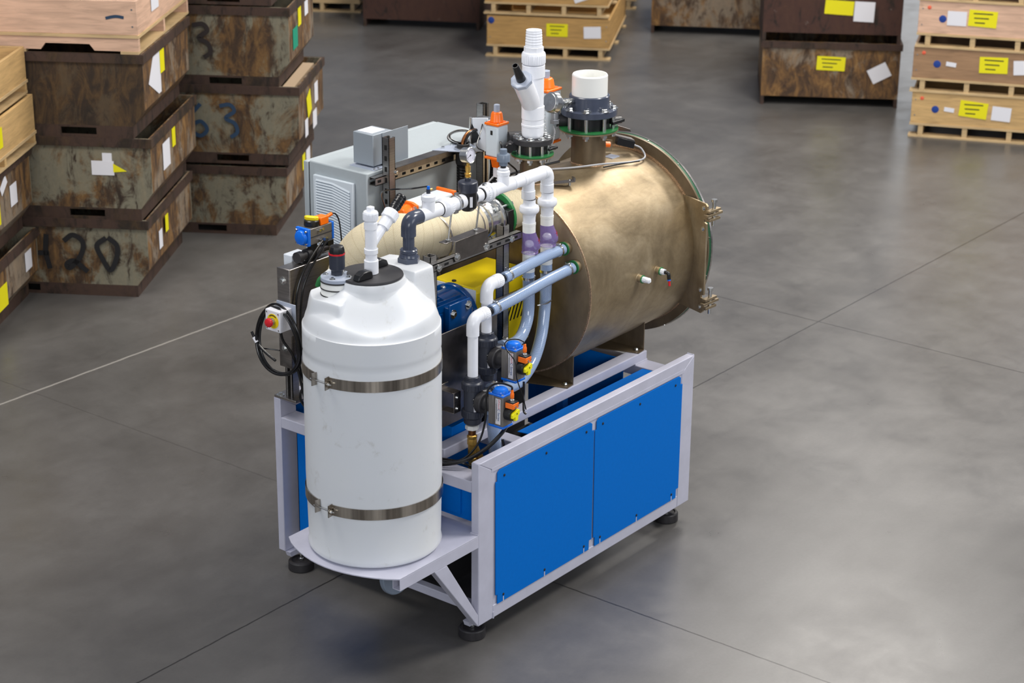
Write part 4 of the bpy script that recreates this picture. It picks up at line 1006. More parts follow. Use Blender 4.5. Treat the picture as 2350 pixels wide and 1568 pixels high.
# big vent stub
vs_ = thing('vent_pipe', 'wide open white pipe stub in a grey collar on top of the large butterfly valve', 'pipe', (1.53, VY, 1.951))
MB().lathe((1.53, VY, 1.951), Z_, [(0.096, 0), (0.094, 0.058), (0.090, 0.062), (0.080, 0.062)], 56, cap=False).build('collar', 'pvc_grey', vs_, label='charcoal collar')
MB().lathe((1.53, VY, 1.955), Z_, [(0.083, 0), (0.083, 0.148), (0.079, 0.154), (0.075, 0.154), (0.075, 0.02), (0.0, 0.02)], 56, cap=False).build('pipe_stub', 'pvc_warm', vs_)

# white stack with wye
SX = 1.10
ss = thing('exhaust_stack', 'tall white pipe stack with ribbed top and angled wye on the small butterfly valve', 'pipe', (SX, VY, 1.899))
MB().lathe((SX, VY, 1.899), Z_, [(0.043, 0), (0.048, 0.006), (0.050, 0.018), (0.0505, 0.05), (0.052, 0.052), (0.052, 0.06), (0.0495, 0.062), (0.0495, 0.086)], 44).build('adapter', 'pvc', ss)
MB().cyl((SX, VY, 1.983), (SX, VY, 2.042), 0.0515, 44, ch=0.002).build('coupling', 'pvc', ss)
MB().cyl((SX, VY, 2.03), (SX, VY, 2.19), 0.0475, 44).build('wye_body', 'pvc', ss)
MB().cyl((SX, VY, 2.172), (SX, VY, 2.228), 0.0515, 44, ch=0.002).build('coupling', 'pvc', ss)
mb = MB().lathe((SX, VY, 2.23), Z_, [(0.049, 0), (0.0525, 0.004), (0.0525, 0.048), (0.049, 0.054), (0.043, 0.056)], 40).ribs((SX, VY, 2.23), Z_, 0.0525, 0.006, 0.044, 32)
mb.build('union_nut', 'pvc', ss, 0.0015)
MB().lathe((SX, VY, 2.284), Z_, [(0.044, 0), (0.044, 0.024), (0.038, 0.026)], 10).build('hex_collar', 'pvc', ss)
pr = [(0.039, 0)]
for k in range(6): pr += [(0.0395-0.0006*k, 0.012*k+0.002), (0.0375-0.0006*k, 0.012*k+0.011)]
pr += [(0.035, 0.074), (0.031, 0.074), (0.031, 0.03), (0, 0.03)]
MB().lathe((SX, VY, 2.308), Z_, pr, 36, cap=False).build('ribbed_tail', 'pvc', ss)
wd_ = V3((-0.80, -0.16, 1.0)).normalized(); wc = V3((SX, VY, 2.035))
wb = MB().lathe(wc, wd_, [(0.040, 0), (0.044, 0.03), (0.044, 0.168), (0.046, 0.17), (0.046, 0.178)], 40).build('wye_branch', 'pvc', ss)
MB().lathe(wc+wd_*0.178, wd_, [(0.050, 0), (0.050, 0.016), (0.046, 0.018), (0.030, 0.018), (0.0, 0.014)], 8).build('reducer', 'pvc_light', wb)
MB().lathe(wc+wd_*0.19, wd_, [(0.020, 0), (0.022, 0.004), (0.020, 0.03), (0.015, 0.09), (0.0145, 0.10), (0.011, 0.10), (0.011, 0.04), (0, 0.04)], 24, cap=False).build('black_barb', 'black', wb, label='black hose barb')

# ------------------------------------------------------------------ orange / grey actuators
def actuator(cx, cy, z0, z1, hw, label, big=1.0, rot=0.0):
    t = thing('electric_actuator', label, 'actuator', (cx, cy, z0), 'orange capped grey electric actuators')
    c, s_ = math.cos(rot), math.sin(rot)
    Mx = Matrix.Translation((cx, cy, 0)) @ Matrix.Rotation(rot, 4, 'Z')
    b = hw
    MB(Mx).box(-b, b, -b, b, z0, z1).build('actuator_body', 'louvre', t, 0.008)
    tp = MB(Mx); tp.box(-b-0.003, b+0.003, -b-0.003, b+0.003, z1, z1+0.012)
    tp.lathe((0, 0, z1+0.012), Z_, [(b*0.86, 0), (b*0.80, 0.006), (b*0.70, 0.036), (b*0.58, 0.045), (0, 0.047)], 26)
    tpo = tp.build('top_cover', 'orange', t, 0.003)
    MB(Mx).lathe((0, 0, z1+0.057), Z_, [(b*0.40, 0), (b*0.40, 0.032), (b*0.34, 0.034)], 6).build('shaft_cap', 'pvc_light', t)
    for dx in (-1, 1):
        for dy in (-1, 1): MB(Mx).lathe((dx*b*0.85, dy*b*0.85, z1+0.012), Z_, [(0.004, 0), (0.004, 0.003)], 8).build('cover_screw', 'chrome', tpo)
    lo = MB(Mx); lo.box(-b-0.003, b+0.003, -b-0.003, b+0.003, z0-0.012, z0); lo.prism([(-b*0.6, 0), (b*0.6, 0), (b*0.35, -0.045), (-b*0.25, -0.045)], (0, b*0.5, z0-0.012), X_, Z_, b)
    lo.build('bottom_cover', 'orange', t, 0.003)
    MB(Mx).box(-b*0.3, b*0.25, -b*0.3, b*0.3, z0-0.10, z0-0.055).build('connector', 'label', t, 0.002)
    MB(Mx).box(-b-0.001, -b, -0.006, 0.006, (z0+z1)/2+0.03, (z0+z1)/2+0.05).build('logo_mark', 'ink', t)
    return t
ac1 = actuator(1.03, 0.73, 1.80, 1.945, 0.037, 'smaller orange capped grey actuator beside the small butterfly valve')
ac2 = actuator(1.425, 0.755, 1.79, 2.025, 0.052, 'taller orange capped grey actuator standing behind the white stack')
MB().cyl((1.065, 0.69, 1.875), (1.11, 0.655, 1.875), 0.034, 30).cyl((1.035, 0.655, 1.862), (1.02, 0.62, 1.862), 0.02, 20).build('mount', 'black_soft', ac1)
gm = MB().lathe((0.995, 0.645, 1.862), (-0.5, -0.86, 0), [(0.021, 0), (0.0225, 0.004), (0.0225, 0.03), (0.020, 0.034), (0, 0.034)], 28).build('black_knob', 'black', ac1)
MB().cyl((1.45, 0.71, 1.885), (1.50, 0.66, 1.885), 0.032, 26).build('mount', 'black_soft', ac2)
# lying actuator over the insulated pipe
la = thing('electric_actuator', 'orange and grey actuator lying on its side behind the insulated pipe', 'actuator', (0.62, 0.84, 1.56), 'orange capped grey electric actuators')
Mx = Matrix.Translation((0, 0, 0.0))
MB().box(0.56, 0.80, 0.79, 0.89, 1.57, 1.665).build('actuator_body', 'louvre', la, 0.01)
MB().prism([(0.79, 1.56), (0.89, 1.56), (0.89, 1.665), (0.86, 1.675), (0.82, 1.675), (0.79, 1.665)], (0.56, 0, 0), Y_, Z_, -0.015).lathe((0.545, 0.84, 1.62), (-1, 0, 0), [(0.045, 0), (0.04, 0.02), (0.028, 0.045), (0, 0.05)], 28).build('end_cover', 'orange', la, 0.004)
MB().box(0.80, 0.815, 0.785, 0.895, 1.565, 1.675).build('end_cover', 'orange', la, 0.004)
for yy in (0.80, 0.88): MB().bolt((0.545, yy, 1.65), (-1, 0, 0), 0.006).build('cover_screw', 'chrome', la)
MB().cyl((0.66, 0.84, 1.57), (0.66, 0.84, 1.50), 0.03, 20).build('mount', 'black_soft', la)

# chrome probe head between the stacks
ph = thing('probe_head', 'chrome screw-top probe head with bead chain beside the large butterfly valve', 'probe', (1.36, 0.60, 1.84))
hc = V3((1.318, 0.62, 2.005)); hd = V3((-0.85, 0.12, 0.22)).normalized()
MB().lathe(hc-hd*0.03, hd, [(0.020, 0), (0.034, 0.008), (0.036, 0.03)], 30).build('head_body', 'alu', ph)
cap = MB().lathe(hc, hd, [(0.047, 0), (0.049, 0.003), (0.048, 0.03), (0.041, 0.04), (0, 0.043)], 26).build('head_cap', 'chrome', ph, 0.0015)
MB().cyl(hc-hd*0.015, (1.45, 0.61, 1.99), 0.012, 16).cyl((1.385, 0.612, 1.995), (1.40, 0.612, 1.994), 0.021, 6).cyl((1.415, 0.611, 1.993), (1.432, 0.611, 1.992), 0.018, 6).build('neck', 'chrome', ph)
MB().cyl((1.325, 0.625, 1.985), (1.325, 0.625, 1.91), 0.018, 20).cyl((1.325, 0.625, 1.925), (1.325, 0.625, 1.908), 0.023, 6).build('conduit_outlet', 'alu', ph)
ch = MB()
P0, P1 = V3((1.285, 0.655, 1.985)), V3((1.318, 0.60, 1.90))
for k in range(30):
    t = k/29; q = P0.lerp(P1, t)-Z_*0.12*math.sin(PI*t)+V3((-0.02, 0, 0))*math.sin(PI*t); ch.lathe(q-Z_*0.002, Z_, [(0, 0), (0.0021, 0.001), (0.0021, 0.003), (0, 0.004)], 6)
co = ch.build('bead_chain', 'chrome', ph); co['kind'] = 'stuff'
MB().tube([(1.315, 0.625, 1.90), (1.318, 0.62, 1.86), (1.30, 0.63, 1.80), (1.27, 0.66, 1.74), (1.25, 0.70, 1.70)], 0.004, 10).build('lead_wire', 'cable_grey', ph)

# limit switch near the vessel door
lw = thing('limit_switch', 'black limit switch box with grey cable on the vessel top at the door flange', 'switch', (1.72, 0.58, 1.69))
MB().obox((1.755, 0.53, 1.745), (0.75, -0.55, -0.28), (0.55, 0.8, 0.0), (0.2, -0.1, 1), 0.045, 0.016, 0.018).build('switch_body', 'black', lw, 0.002)
MB().obox((1.75, 0.545, 1.772), (0.75, -0.55, -0.28), (0.55, 0.8, 0.0), (0.2, -0.1, 1), 0.058, 0.024, 0.002).build('mounting_plate', 'stainless', lw)
MB().prism([(-0.03, 0), (0.03, 0), (0.03, 0.055), (0.0, 0.06), (-0.03, 0.045)], (1.70, 0.60, 1.70), V3((0.6, -0.6, 0)).normalized(), Z_, 0.003).build('bracket_foot', 'vessel', lw)
MB().box(1.64, 1.70, 0.52, 0.57, 1.688, 1.693).build('base_plate', 'pvc_light', lw)
MB().tube([(1.79, 0.50, 1.73), (1.805, 0.47, 1.715), (1.78, 0.43, 1.685), (1.70, 0.43, 1.682), (1.60, 0.46, 1.69), (1.50, 0.49, 1.70), (1.38, 0.55, 1.70), (1.28, 0.62, 1.70)], 0.0045, 10).build('cable', 'cable_grey', lw)
MB().tube([(1.72, 0.42, 1.681), (1.62, 0.45, 1.684), (1.50, 0.47, 1.69)], 0.004, 8).build('cable', 'cable', lw)
MB().cyl((1.615, 0.56, 1.76), (1.645, 0.54, 1.755), 0.014, 16).build('orange_plug', 'orange', lw)
MB().prism([(0, 0), (0.09, 0.0), (0.085, 0.012), (0.0, 0.03)], (1.81, 0.64, 1.775), V3((0.35, -0.9, 0)).normalized(), Z_, 0.004).build('latch_plate', 'stainless', lw)

# ------------------------------------------------------------------ insulated pipe
IY, IZ = 0.552, 1.607
ip = thing('insulated_pipe', 'fat pipe wrapped in cream woven insulation with a big elbow behind the drum', 'pipe', (0.05, 0.72, 1.0))
MB().tube([(0.11, 0.81, 1.02), (0.11, 0.81, 1.20), (0.11, 0.808, 1.34), (0.12, 0.79, 1.47), (0.155, 0.735, 1.575), (0.22, 0.655, 1.625), (0.30, 0.59, 1.622), (0.40, IY+0.01, 1.612), (0.50, IY, IZ), (0.60, IY, IZ), (0.648, IY, IZ)], [0.095, 0.097, 0.100, 0.103, 0.105, 0.103, 0.099, 0.095, 0.091, 0.088, 0.084], 44, 8).build('insulation', 'insul', ip)
MB().tube([(0.835, IY, IZ), (0.86, IY, IZ), (0.91, IY, IZ), (0.965, IY, IZ)], [0.078, 0.083, 0.084, 0.082], 44, 6).build('insulation', 'insul', ip)
for xx, rr in ((0.385, 0.0975), (0.615, 0.0885)):
    MB().ring((xx, IY+0.002, IZ), X_, rr+0.0015, rr-0.004, 0.007, 50).build('band', 'stainless', ip)
fl_ = MB().lathe((0.65, IY, IZ), X_, [(0.074, 0), (0.074, 0.03), (0.080, 0.032), (0.080, 0.04), (0.074, 0.046), (0.078, 0.083), (0.096, 0.088), (0.100, 0.094), (0.100, 0.105), (0.06, 0.106)], 56).build('steel_flange', 'chrome', ip, label='polished steel flange')
wf = MB().lathe((0.757, IY, IZ), X_, [(0.07, 0), (0.085, 0.002), (0.085, 0.04), (0.07, 0.042)], 48).box(0.757, 0.797, IY-0.105, IY-0.05, IZ-0.06, IZ+0.05).build('wafer_valve', 'black', ip, 0.002, label='black wafer valve')
MB().lathe((0.80, IY, IZ), X_, [(0.06, 0), (0.107, 0.0), (0.107, 0.016), (0.06, 0.016)], 60, cap=False).build('green_flange', 'green', ip, label='green gasket flange')
for k in range(6):
    a = 2*PI*k/6+0.3; MB().cyl((0.725, IY+0.09*math.cos(a), IZ+0.09*math.sin(a)), (0.83, IY+0.09*math.cos(a), IZ+0.09*math.sin(a)), 0.007, 10).hexa((0.722, IY+0.09*math.cos(a), IZ+0.09*math.sin(a)), X_, 0.013, 0.012).hexa((0.818, IY+0.09*math.cos(a), IZ+0.09*math.sin(a)), X_, 0.013, 0.012).build('flange_bolt', 'chrome', fl_)

# ------------------------------------------------------------------ strut stand and clamp bracket
sd_ = thing('strut_stand', 'galvanised slotted strut stand carrying the manifold clamps in the middle of the machine', 'stand', (0.62, 0.37, 0.80))
def strut(p0, p1, w_=0.041, openv=(0, 1, 0), lips=True):
    """C channel from p0 to p1 with the opening towards openv"""
    p0, p1 = V3(p0), V3(p1); A = (p1-p0).normalized(); O = V3(openv).normalized(); S = A.cross(O).normalized()
    h = w_/2; t = 0.003
    m_ = MB(); L_ = (p1-p0).length; c = (p0+p1)/2
    m_.obox(c-O*(h-t/2), A, S, O, L_/2, h, t/2)
    for s_ in (-1, 1):
        m_.obox(c+S*s_*(h-t/2), A, S, O, L_/2, t/2, h)
        if lips: m_.obox(c+S*s_*(h-0.006)+O*(h-t/2), A, S, O, L_/2, 0.006, t/2)
    return m_
strut((0.62, 0.37, 0.80), (0.62, 0.37, 1.645), openv=(1, 0, 0)).build('post', 'strut', sd_)
strut((0.135, 0.37, 0.90), (0.135, 0.37, 1.63), openv=(0, 1, 0)).build('post', 'strut', sd_)
rl = strut((0.095, 0.337, 1.592), (0.69, 0.337, 1.592), 0.032, (0, 1, 0)).build('rail', 'strut', sd_)
for k in range(10):
    xx = 0.125+k*0.058
    MB().obox((xx, 0.3205, 1.592), X_, Y_, Z_, 0.013, 0.0006, 0.005).build('slot', 'hole', rl)
MB().bolt((0.62, 0.32, 1.592), (0, -1, 0), 0.008).build('rail_bolt', 'chrome', rl)
MB().bolt((0.135, 0.32, 1.586), (0, -1, 0), 0.008).build('rail_bolt', 'chrome', rl)
strut((0.45, 0.337, 1.315), (0.92, 0.337, 1.315), 0.032, (0, 1, 0)).build('rail', 'strut', sd_)
cb = thing('clamp_bracket', 'folded stainless sheet bracket on the strut rail with two threaded clamp rods', 'bracket', (0.34, 0.31, 1.59))
MB().box(0.232, 0.45, 0.314, 0.318, 1.588, 1.676).box(0.232, 0.45, 0.314, 0.368, 1.672, 1.676).box(0.19, 0.232, 0.33, 0.368, 1.672, 1.676).build('bracket_sheet', 'stainless_plate', cb, 0.0015)
for xx, zz in ((0.243, 1.607), (0.438, 1.603)): MB().bolt((xx, 0.314, zz), (0, -1, 0), 0.009).build('bracket_bolt', 'chrome', cb)
for xx in (0.222, 0.405):
    rd = MB().cyl((xx, 0.345, 1.676), (xx, 0.325, 1.815), 0.0042, 10).hexa((xx, 0.345, 1.678), Z_, 0.011, 0.006).build('clamp_rod', 'chrome', cb)
    MB().ring((xx-0.006, MY, MZ), X_, 0.0345, 0.031, 0.012, 30).obox((xx, MY+0.01, MZ-0.038), X_, Y_, Z_, 0.012, 0.012, 0.006).obox((xx, MY, MZ+0.038), X_, Y_, Z_, 0.008, 0.006, 0.006).build('pipe_clamp', 'chrome', rd)

# ------------------------------------------------------------------ belt guard, motor, tray
yg = thing('belt_guard', 'yellow sheet metal guard with white front plate and slanted vent slots', 'guard', (0.70, 0.57, 1.02))
MB().prism([(0.455, 1.02), (0.70, 1.02), (0.70, 1.352), (0.475, 1.352), (0.455, 1.332)], (0.55, 0, 0), Y_, Z_, 0.375).build('guard_housing', 'yellow', yg, 0.004)
MB().box(0.546, 0.55, 0.460, 0.695, 1.03, 1.345).build('front_plate', 'white_board', yg, 0.001)
sl = MB()
for k in range(11):
    xx = 0.62+k*0.026; sl.prism([(0, 0), (0.008, 0), (0.058, 0.11), (0.05, 0.11)], (xx-0.02, 0.4552, 1.14), X_, Z_, 0.002)
sl.build('vent_slots', 'hole', yg)
for xx, zz in ((0.57, 1.20), (0.57, 1.06)): MB().cyl((xx, 0.456, zz), (xx, 0.452, zz), 0.008, 14).build('guard_bolt', 'ink', yg)
MB().cyl((0.57, 0.60, 1.352), (0.57, 0.60, 1.357), 0.010, 14).build('guard_bolt', 'ink', yg)
mo = thing('drive_motor', 'dark blue gear motor with round mounting flange on the yellow guard', 'motor', (0.42, 0.56, 1.0))
MB().lathe((0.52, 0.578, 1.215), X_, [(0.138, 0), (0.141, 0.004), (0.141, 0.024)], 64).build('mounting_flange', 'motor_blue', mo, 0.001)
MB().lathe((0.40, 0.565, 1.225), X_, [(0.115, 0), (0.118, 0.12)], 40).build('gear_neck', 'motor_blue', mo)
MB().box(0.345, 0.50, 0.44, 0.69, 0.98, 1.325).build('gear_case', 'motor_blue', mo, 0.006)
MB().box(0.17, 0.335, 0.462, 0.69, 0.98, 1.30).build('motor_case', 'motor_blue', mo, 0.006)
rb = MB()
for k in range(7): rb.box(0.17, 0.50, 0.47+k*0.033, 0.476+k*0.033, 1.30, 1.334)
rb.build('cooling_ribs', 'motor_blue', mo, 0.002)
MB().box(0.338, 0.478, 0.432, 0.442, 0.98, 1.340).build('side_cover', 'motor_blue', mo, 0.003)
for xx, zz in ((0.362, 1.295), (0.462, 1.31)): MB().bolt((xx, 0.432, zz), (0, -1, 0), 0.010).build('cover_bolt', 'chrome', mo)
for a in (25, 110, 150): MB().bolt((0.52, 0.578+0.122*math.cos(math.radians(180-a)), 1.215+0.122*math.sin(math.radians(a))), (-1, 0, 0), 0.008).build('flange_bolt', 'chrome', mo)
ty = thing('stainless_tray', 'dull stainless steel side plate under the blue motor', 'panel', (0.3, 0.35, 0.90))
MB().box(0.04, 0.535, 0.330, 0.336, 0.86, 1.285).box(0.04, 0.05, 0.336, 0.80, 0.95, 1.14).build('side_plate', 'stainless_plate', ty, 0.001)
MB().box(0.05, 0.535, 0.336, 0.80, 0.95, 0.97).build('floor_plate', 'stainless_plate', ty)
vb = thing('valve_bracket', 'folded stainless channel bracket between side plate and the lower actuated valve', 'bracket', (0.2, 0.30, 0.90))
MB().box(0.155, 0.20, 0.262, 0.330, 1.035, 1.038).box(0.155, 0.20, 0.262, 0.330, 0.945, 0.948).box(0.155, 0.20, 0.259, 0.262, 0.945, 1.038).box(0.155, 0.20, 0.326, 0.330, 1.038, 1.062).build('channel', 'stainless', vb, 0.001)
for zz in (1.015, 0.965): MB().bolt((0.175, 0.259, zz), (0, -1, 0), 0.005).build('bracket_bolt', 'chrome', vb)
hp_ = thing('blue_hopper', 'blue painted steel beam and chute inside the frame below the stainless side plate', 'hopper', (0.25, 0.6, 0.70))
MB().prism([(0.24, 0.835), (0.34, 0.835), (0.42, 0.80), (0.42, 0.775), (0.24, 0.775)], (0, 0.82, 0), X_, Z_, 0.48).build('chute', 'blue', hp_, 0.002)
# under-frame pump, dark, with pale cover
up = thing('floor_pump', 'dark pump with pale guard under the drum shelf', 'pump', (0.35, 0.45, 0.0))
MB().lathe((0.14, 0.40, 0.30), X_, [(0.05, 0), (0.10, 0.02), (0.11, 0.10), (0.07, 0.14), (0.07, 0.35)], 28).build('pump_body', 'dark', up)
MB().box(0.20, 0.60, 0.34, 0.46, 0.09, 0.24).build('pump_base', 'dark', up, 0.004)
for yy, zz in ((0.22, 0.44), (0.30, 0.36)):
    MB().cyl((0.10, yy, zz), (0.17, yy, zz), 0.016, 12).bolt((0.10, yy, zz), (-1, 0, 0), 0.010).build('pump_stud', 'chrome', up)
wh = thing('caster_wheel', 'blue grey caster wheel tucked up under the front of the drum shelf', 'wheel', (-0.28, 0.2, 0.30))
MB().cyl((-0.28, 0.19, 0.405), (-0.28, 0.215, 0.405), 0.104, 48, ch=0.004).build('wheel', 'pvc_mid', wh)
MB().cyl((-0.28, 0.175, 0.405), (-0.28, 0.23, 0.405), 0.022, 20).build('hub', 'stainless', wh)

# ------------------------------------------------------------------ control cabinet and its frame
cab = thing('control_cabinet', 'large light grey control cabinet with louvred vent behind the machine', 'cabinet', (1.02, 1.29, 0.85))
CX0, CX1, CY0, CY1, CZ0, CZ1 = 0.563, 1.475, 1.095, 1.48, 0.86, 1.749
MB().box(CX0, CX1, CY0, CY1-0.032, CZ0, CZ1).build('cabinet_body', 'enclosure', cab, 0.006)
MB().box(CX0-0.004, CX1+0.004, CY1-0.028, CY1, CZ0-0.004, CZ1-0.004).build('door', 'enclosure', cab, 0.005)
MB().box(CX0+0.004, CX1-0.004, CY1-0.034, CY1-0.026, CZ0+0.004, CZ1-0.008).build('door_seal', 'rubber', cab)
lv = MB().box(CX0-0.016, CX0, 1.165, 1.412, 1.27, 1.695).build('louvre_frame', 'louvre', cab, 0.006)
ls_ = MB(); nl = 30
for k in range(nl):
    z = 1.672-k*0.0128
    for (ya, yb_, za, zb_) in ((1.392, 1.29, 0.0, 0.0), (1.29, 1.185, 0.0, -0.022)):
        a = V3((CX0-0.0165, ya, z+za)); b = V3((CX0-0.0165, yb_, z+zb_)); ls_.obox((a+b)/2, (b-a), (0.5, 0, 1), X_, (b-a).length/2, 0.0042, 0.0022)
ls_.build('louvre_slats', 'louvre', lv)
ls2 = MB()
for k in range(nl):
    z = 1.6655-k*0.0128
    for (ya, yb_, za, zb_) in ((1.392, 1.29, 0.0, 0.0), (1.29, 1.185, 0.0, -0.022)):
        a = V3((CX0-0.0165, ya, z+za)); b = V3((CX0-0.0165, yb_, z+zb_)); ls2.obox((a+b)/2, (b-a), Z_, X_, (b-a).length/2, 0.0009, 0.0006)
ls2.build('louvre_gaps', 'pvc_mid', lv)
lb_ = MB().box(CX0-0.014, CX0, 1.17, 1.30, 1.16, 1.215).build('lower_vent', 'louvre', cab, 0.004)
MB().box(CX0-0.012, CX0, 1.12, 1.16, 1.14, 1.20).build('cabinet_sign', 'label', cab)
sf = thing('cabinet_strut_frame', 'galvanised slotted strut posts and rails holding the control cabinet', 'stand', (0.67, 1.05, 0.80))
strut((0.665, 1.055, 0.80), (0.665, 1.055, 1.905), openv=(1, -0.0, 0)).build('post', 'strut', sf)
strut((1.335, 1.055, 0.80), (1.335, 1.055, 1.93), openv=(0, -1, 0)).build('post', 'strut', sf)
for z in (1.715, ):
    r_ = strut((0.575, 1.073, z), (1.46, 1.073, z), 0.036, (0, 1, 0)).build('rail', 'strut', sf)
    for k in range(16):
        MB().obox((0.60+k*0.056, 1.0545, z), X_, Y_, Z_, 0.011, 0.0008, 0.006).build('slot', 'hole', r_)
MB().box(0.69, 1.30, 1.035, 1.095, 1.756, 1.760).box(0.69, 1.30, 1.033, 1.037, 1.735, 1.760).build('top_angle', 'stainless_plate', sf)
for k in range(13):
    MB().obox((0.6435, 1.055, 1.86-k*0.05), (0, 1, 0), X_, Z_, 0.006, 0.0008, 0.011).build('slot', 'hole', sf)
MB().bolt((0.69, 1.035, 1.74), (0, -1, 0), 0.007).build('rail_bolt', 'chrome', sf)
MB().prism([(1.02, 1.10), (1.22, 1.10), (1.22, 1.03), (1.20, 0.985), (1.13, 0.965), (1.09, 0.98), (1.05, 1.04)], (0, 0, 1.758), X_, Y_, 0.004).build('cable_plate', 'pvc_light', sf)
MB().cyl((1.08, 1.085, 1.762), (1.08, 1.085, 1.768), 0.008, 12).cyl((1.15, 1.09, 1.762), (1.15, 1.09, 1.768), 0.008, 12).build('plate_screw', 'chrome', sf)
tb = thing('transformer_box', 'small grey metal box standing on top of the control cabinet', 'box', (0.70, 1.18, 1.75))
MB().box(0.64, 0.77, 1.125, 1.245, 1.76, 1.905).build('box_body', 'trafo', tb, 0.003)
MB().box(0.66, 0.75, 1.15, 1.235, 1.905, 1.907).build('top_label', 'label', tb)
MB().box(0.70, 0.875, 1.121, 1.124, 1.752, 1.905).build('side_sheet', 'trafo', tb, 0.001)
MB().box(0.62, 0.78, 1.10, 1.25, 1.749, 1.753).build('foot_plate', 'pvc_light', tb)
for dx in (0.63, 0.655): MB().lathe((dx, 1.11, 1.753), Z_, [(0.006, 0), (0.004, 0.004)], 10).build('foot_screw', 'chrome', tb)
# conduits from the gland plate
cg = thing('cable_conduit', 'black spiral cable conduit dropping from the gland on the cabinet edge', 'conduit', (1.13, 1.0, 0.9), 'black spiral conduits by the cabinet')
MB().tube([(1.13, 1.005, 1.69), (1.13, 1.005, 1.60), (1.13, 1.005, 1.45), (1.12, 1.0, 1.25), (1.10, 1.02, 1.05)], 0.031, 24, 12).build('conduit', 'conduit', cg)
MB().lathe((1.13, 1.005, 1.69), Z_, [(0.034, 0), (0.036, 0.01), (0.036, 0.06), (0.031, 0.066)], 26).build('gland_body', 'black', cg)
MB().lathe((1.13, 1.005, 1.762), Z_, [(0.04, 0), (0.04, 0.008), (0.030, 0.010)], 26).build('gland_nut', 'alu', cg)
MB().lathe((1.13, 1.005, 1.770), Z_, [(0.030, 0), (0.030, 0.016), (0.024, 0.018), (0.024, 0.006), (0, 0.006)], 26, cap=False).build('gland_ring', 'rubber', cg)
for k, (dx, dy) in enumerate(((-0.006, 0), (0.004, 0.006), (0.008, -0.006))):
    MB().tube([(1.13+dx, 1.005+dy, 1.76), (1.14+dx, 1.01+dy, 1.80), (1.19+dx, 1.02+dy, 1.825), (1.27, 1.02+dy, 1.825), (1.31, 1.01, 1.81)], 0.007, 10).build('cable', 'cable' if k else 'copper', cg)
cg2 = thing('cable_conduit', 'black spiral cable conduit dropping beside the smaller actuator', 'conduit', (1.24, 0.93, 1.2), 'black spiral conduits by the cabinet')
MB().tube([(1.33, 0.97, 1.70), (1.32, 0.96, 1.62), (1.27, 0.94, 1.52), (1.19, 0.92, 1.42), (1.05, 0.93, 1.30)], 0.030, 24, 12).build('conduit', 'conduit', cg2)
wl = thing('cable_loop', 'loop of thin grey and black wires resting on the cabinet top corner', 'cable', (1.25, 1.14, 1.75))
for k, (r_, m_, dz) in enumerate(((0.085, 'cable_grey', 0), (0.078, 'cable', 0.008), (0.092, 'cable', 0.004))):
    P = [(1.24+r_*math.cos(a)*1.0, 1.10+r_*0.5*math.sin(a), 1.775+dz+0.02*math.sin(a)) for a in [PI*0.05+i*PI*1.9/12 for i in range(13)]]
    MB().tube(P, 0.0035, 8, 4).build('wire_turn', m_, wl)
jp = thing('junction_plate', 'upright white edged aluminium terminal plate with black cable arch between cabinet and actuator', 'plate', (1.27, 0.93, 1.72))
MB().prism([(0.95, 1.735), (1.045, 1.715), (1.045, 1.88), (0.95, 1.895)], (1.24, 0, 0), Y_, Z_, 0.006).build('plate', 'white_board', jp, 0.002)
MB().box(1.246, 1.30, 0.94, 1.03, 1.73, 1.885).build('terminal_block', 'alu', jp, 0.004)
MB().cyl((1.235, 1.048, 1.725), (1.235, 1.048, 1.885), 0.006, 14).build('plate_edge', 'chrome', jp)
MB().prism([(1.043, 1.855), (1.030, 1.835), (1.010, 1.815), (0.990, 1.79), (1.010, 1.77), (1.035, 1.76), (1.043, 1.755)], (1.2385, 0, 0), Y_, Z_, 0.001).build('cutout', 'black', jp)
for zz in (1.83, 1.80, 1.76): MB().cyl((1.27, 0.90, zz), (1.27, 0.898, zz), 0.004, 8).build('plate_screw', 'ink', jp)
# loose black wires around the actuators
def wire(pts, r, mat, label, name='cable', grp='loose cables'):
    P = [V3(p) for p in pts]; lo = min(P, key=lambda p: p.z)
    t = thing(name, label, 'cable', lo, grp)
    MB().tube(pts, r, 8, 10).build('wire', mat, t)
    return t
wire([(1.00, 0.685, 1.878), (0.99, 0.67, 1.86), (0.985, 0.66, 1.83), (1.0, 0.64, 1.79), (1.04, 0.62, 1.74), (1.0, 0.63, 1.70)], 0.004, 'cable', 'thin black lead curving down the front of the smaller orange capped actuator')
wire([(1.10, 0.72, 1.75), (1.02, 0.74, 1.70), (0.98, 0.75, 1.66), (1.0, 0.73, 1.62), (1.06, 0.70, 1.64), (1.16, 0.68, 1.69)], 0.004, 'cable_grey', 'grey cable looping under the smaller orange capped actuator')
wire([(0.90, 0.86, 1.58), (1.0, 0.80, 1.62), (1.10, 0.74, 1.68), (1.20, 0.70, 1.70), (1.36, 0.62, 1.72)], 0.006, 'cable', 'black cable running along the vessel crown between the two nozzles')
wire([(1.24, 0.98, 1.86), (1.19, 0.95, 1.84), (1.10, 0.90, 1.80), (1.05, 0.82, 1.80)], 0.003, 'cable', 'thin black wire arching from the terminal plate to the smaller actuator')
wire([(0.046, 0.305, 1.958), (0.00, 0.36, 1.948), (-0.01, 0.45, 1.93), (0.10, 0.60, 1.86), (0.30, 0.76, 1.72)], 0.0035, 'cable', 'thin black air line from the manifold fitting across the insulated pipe')
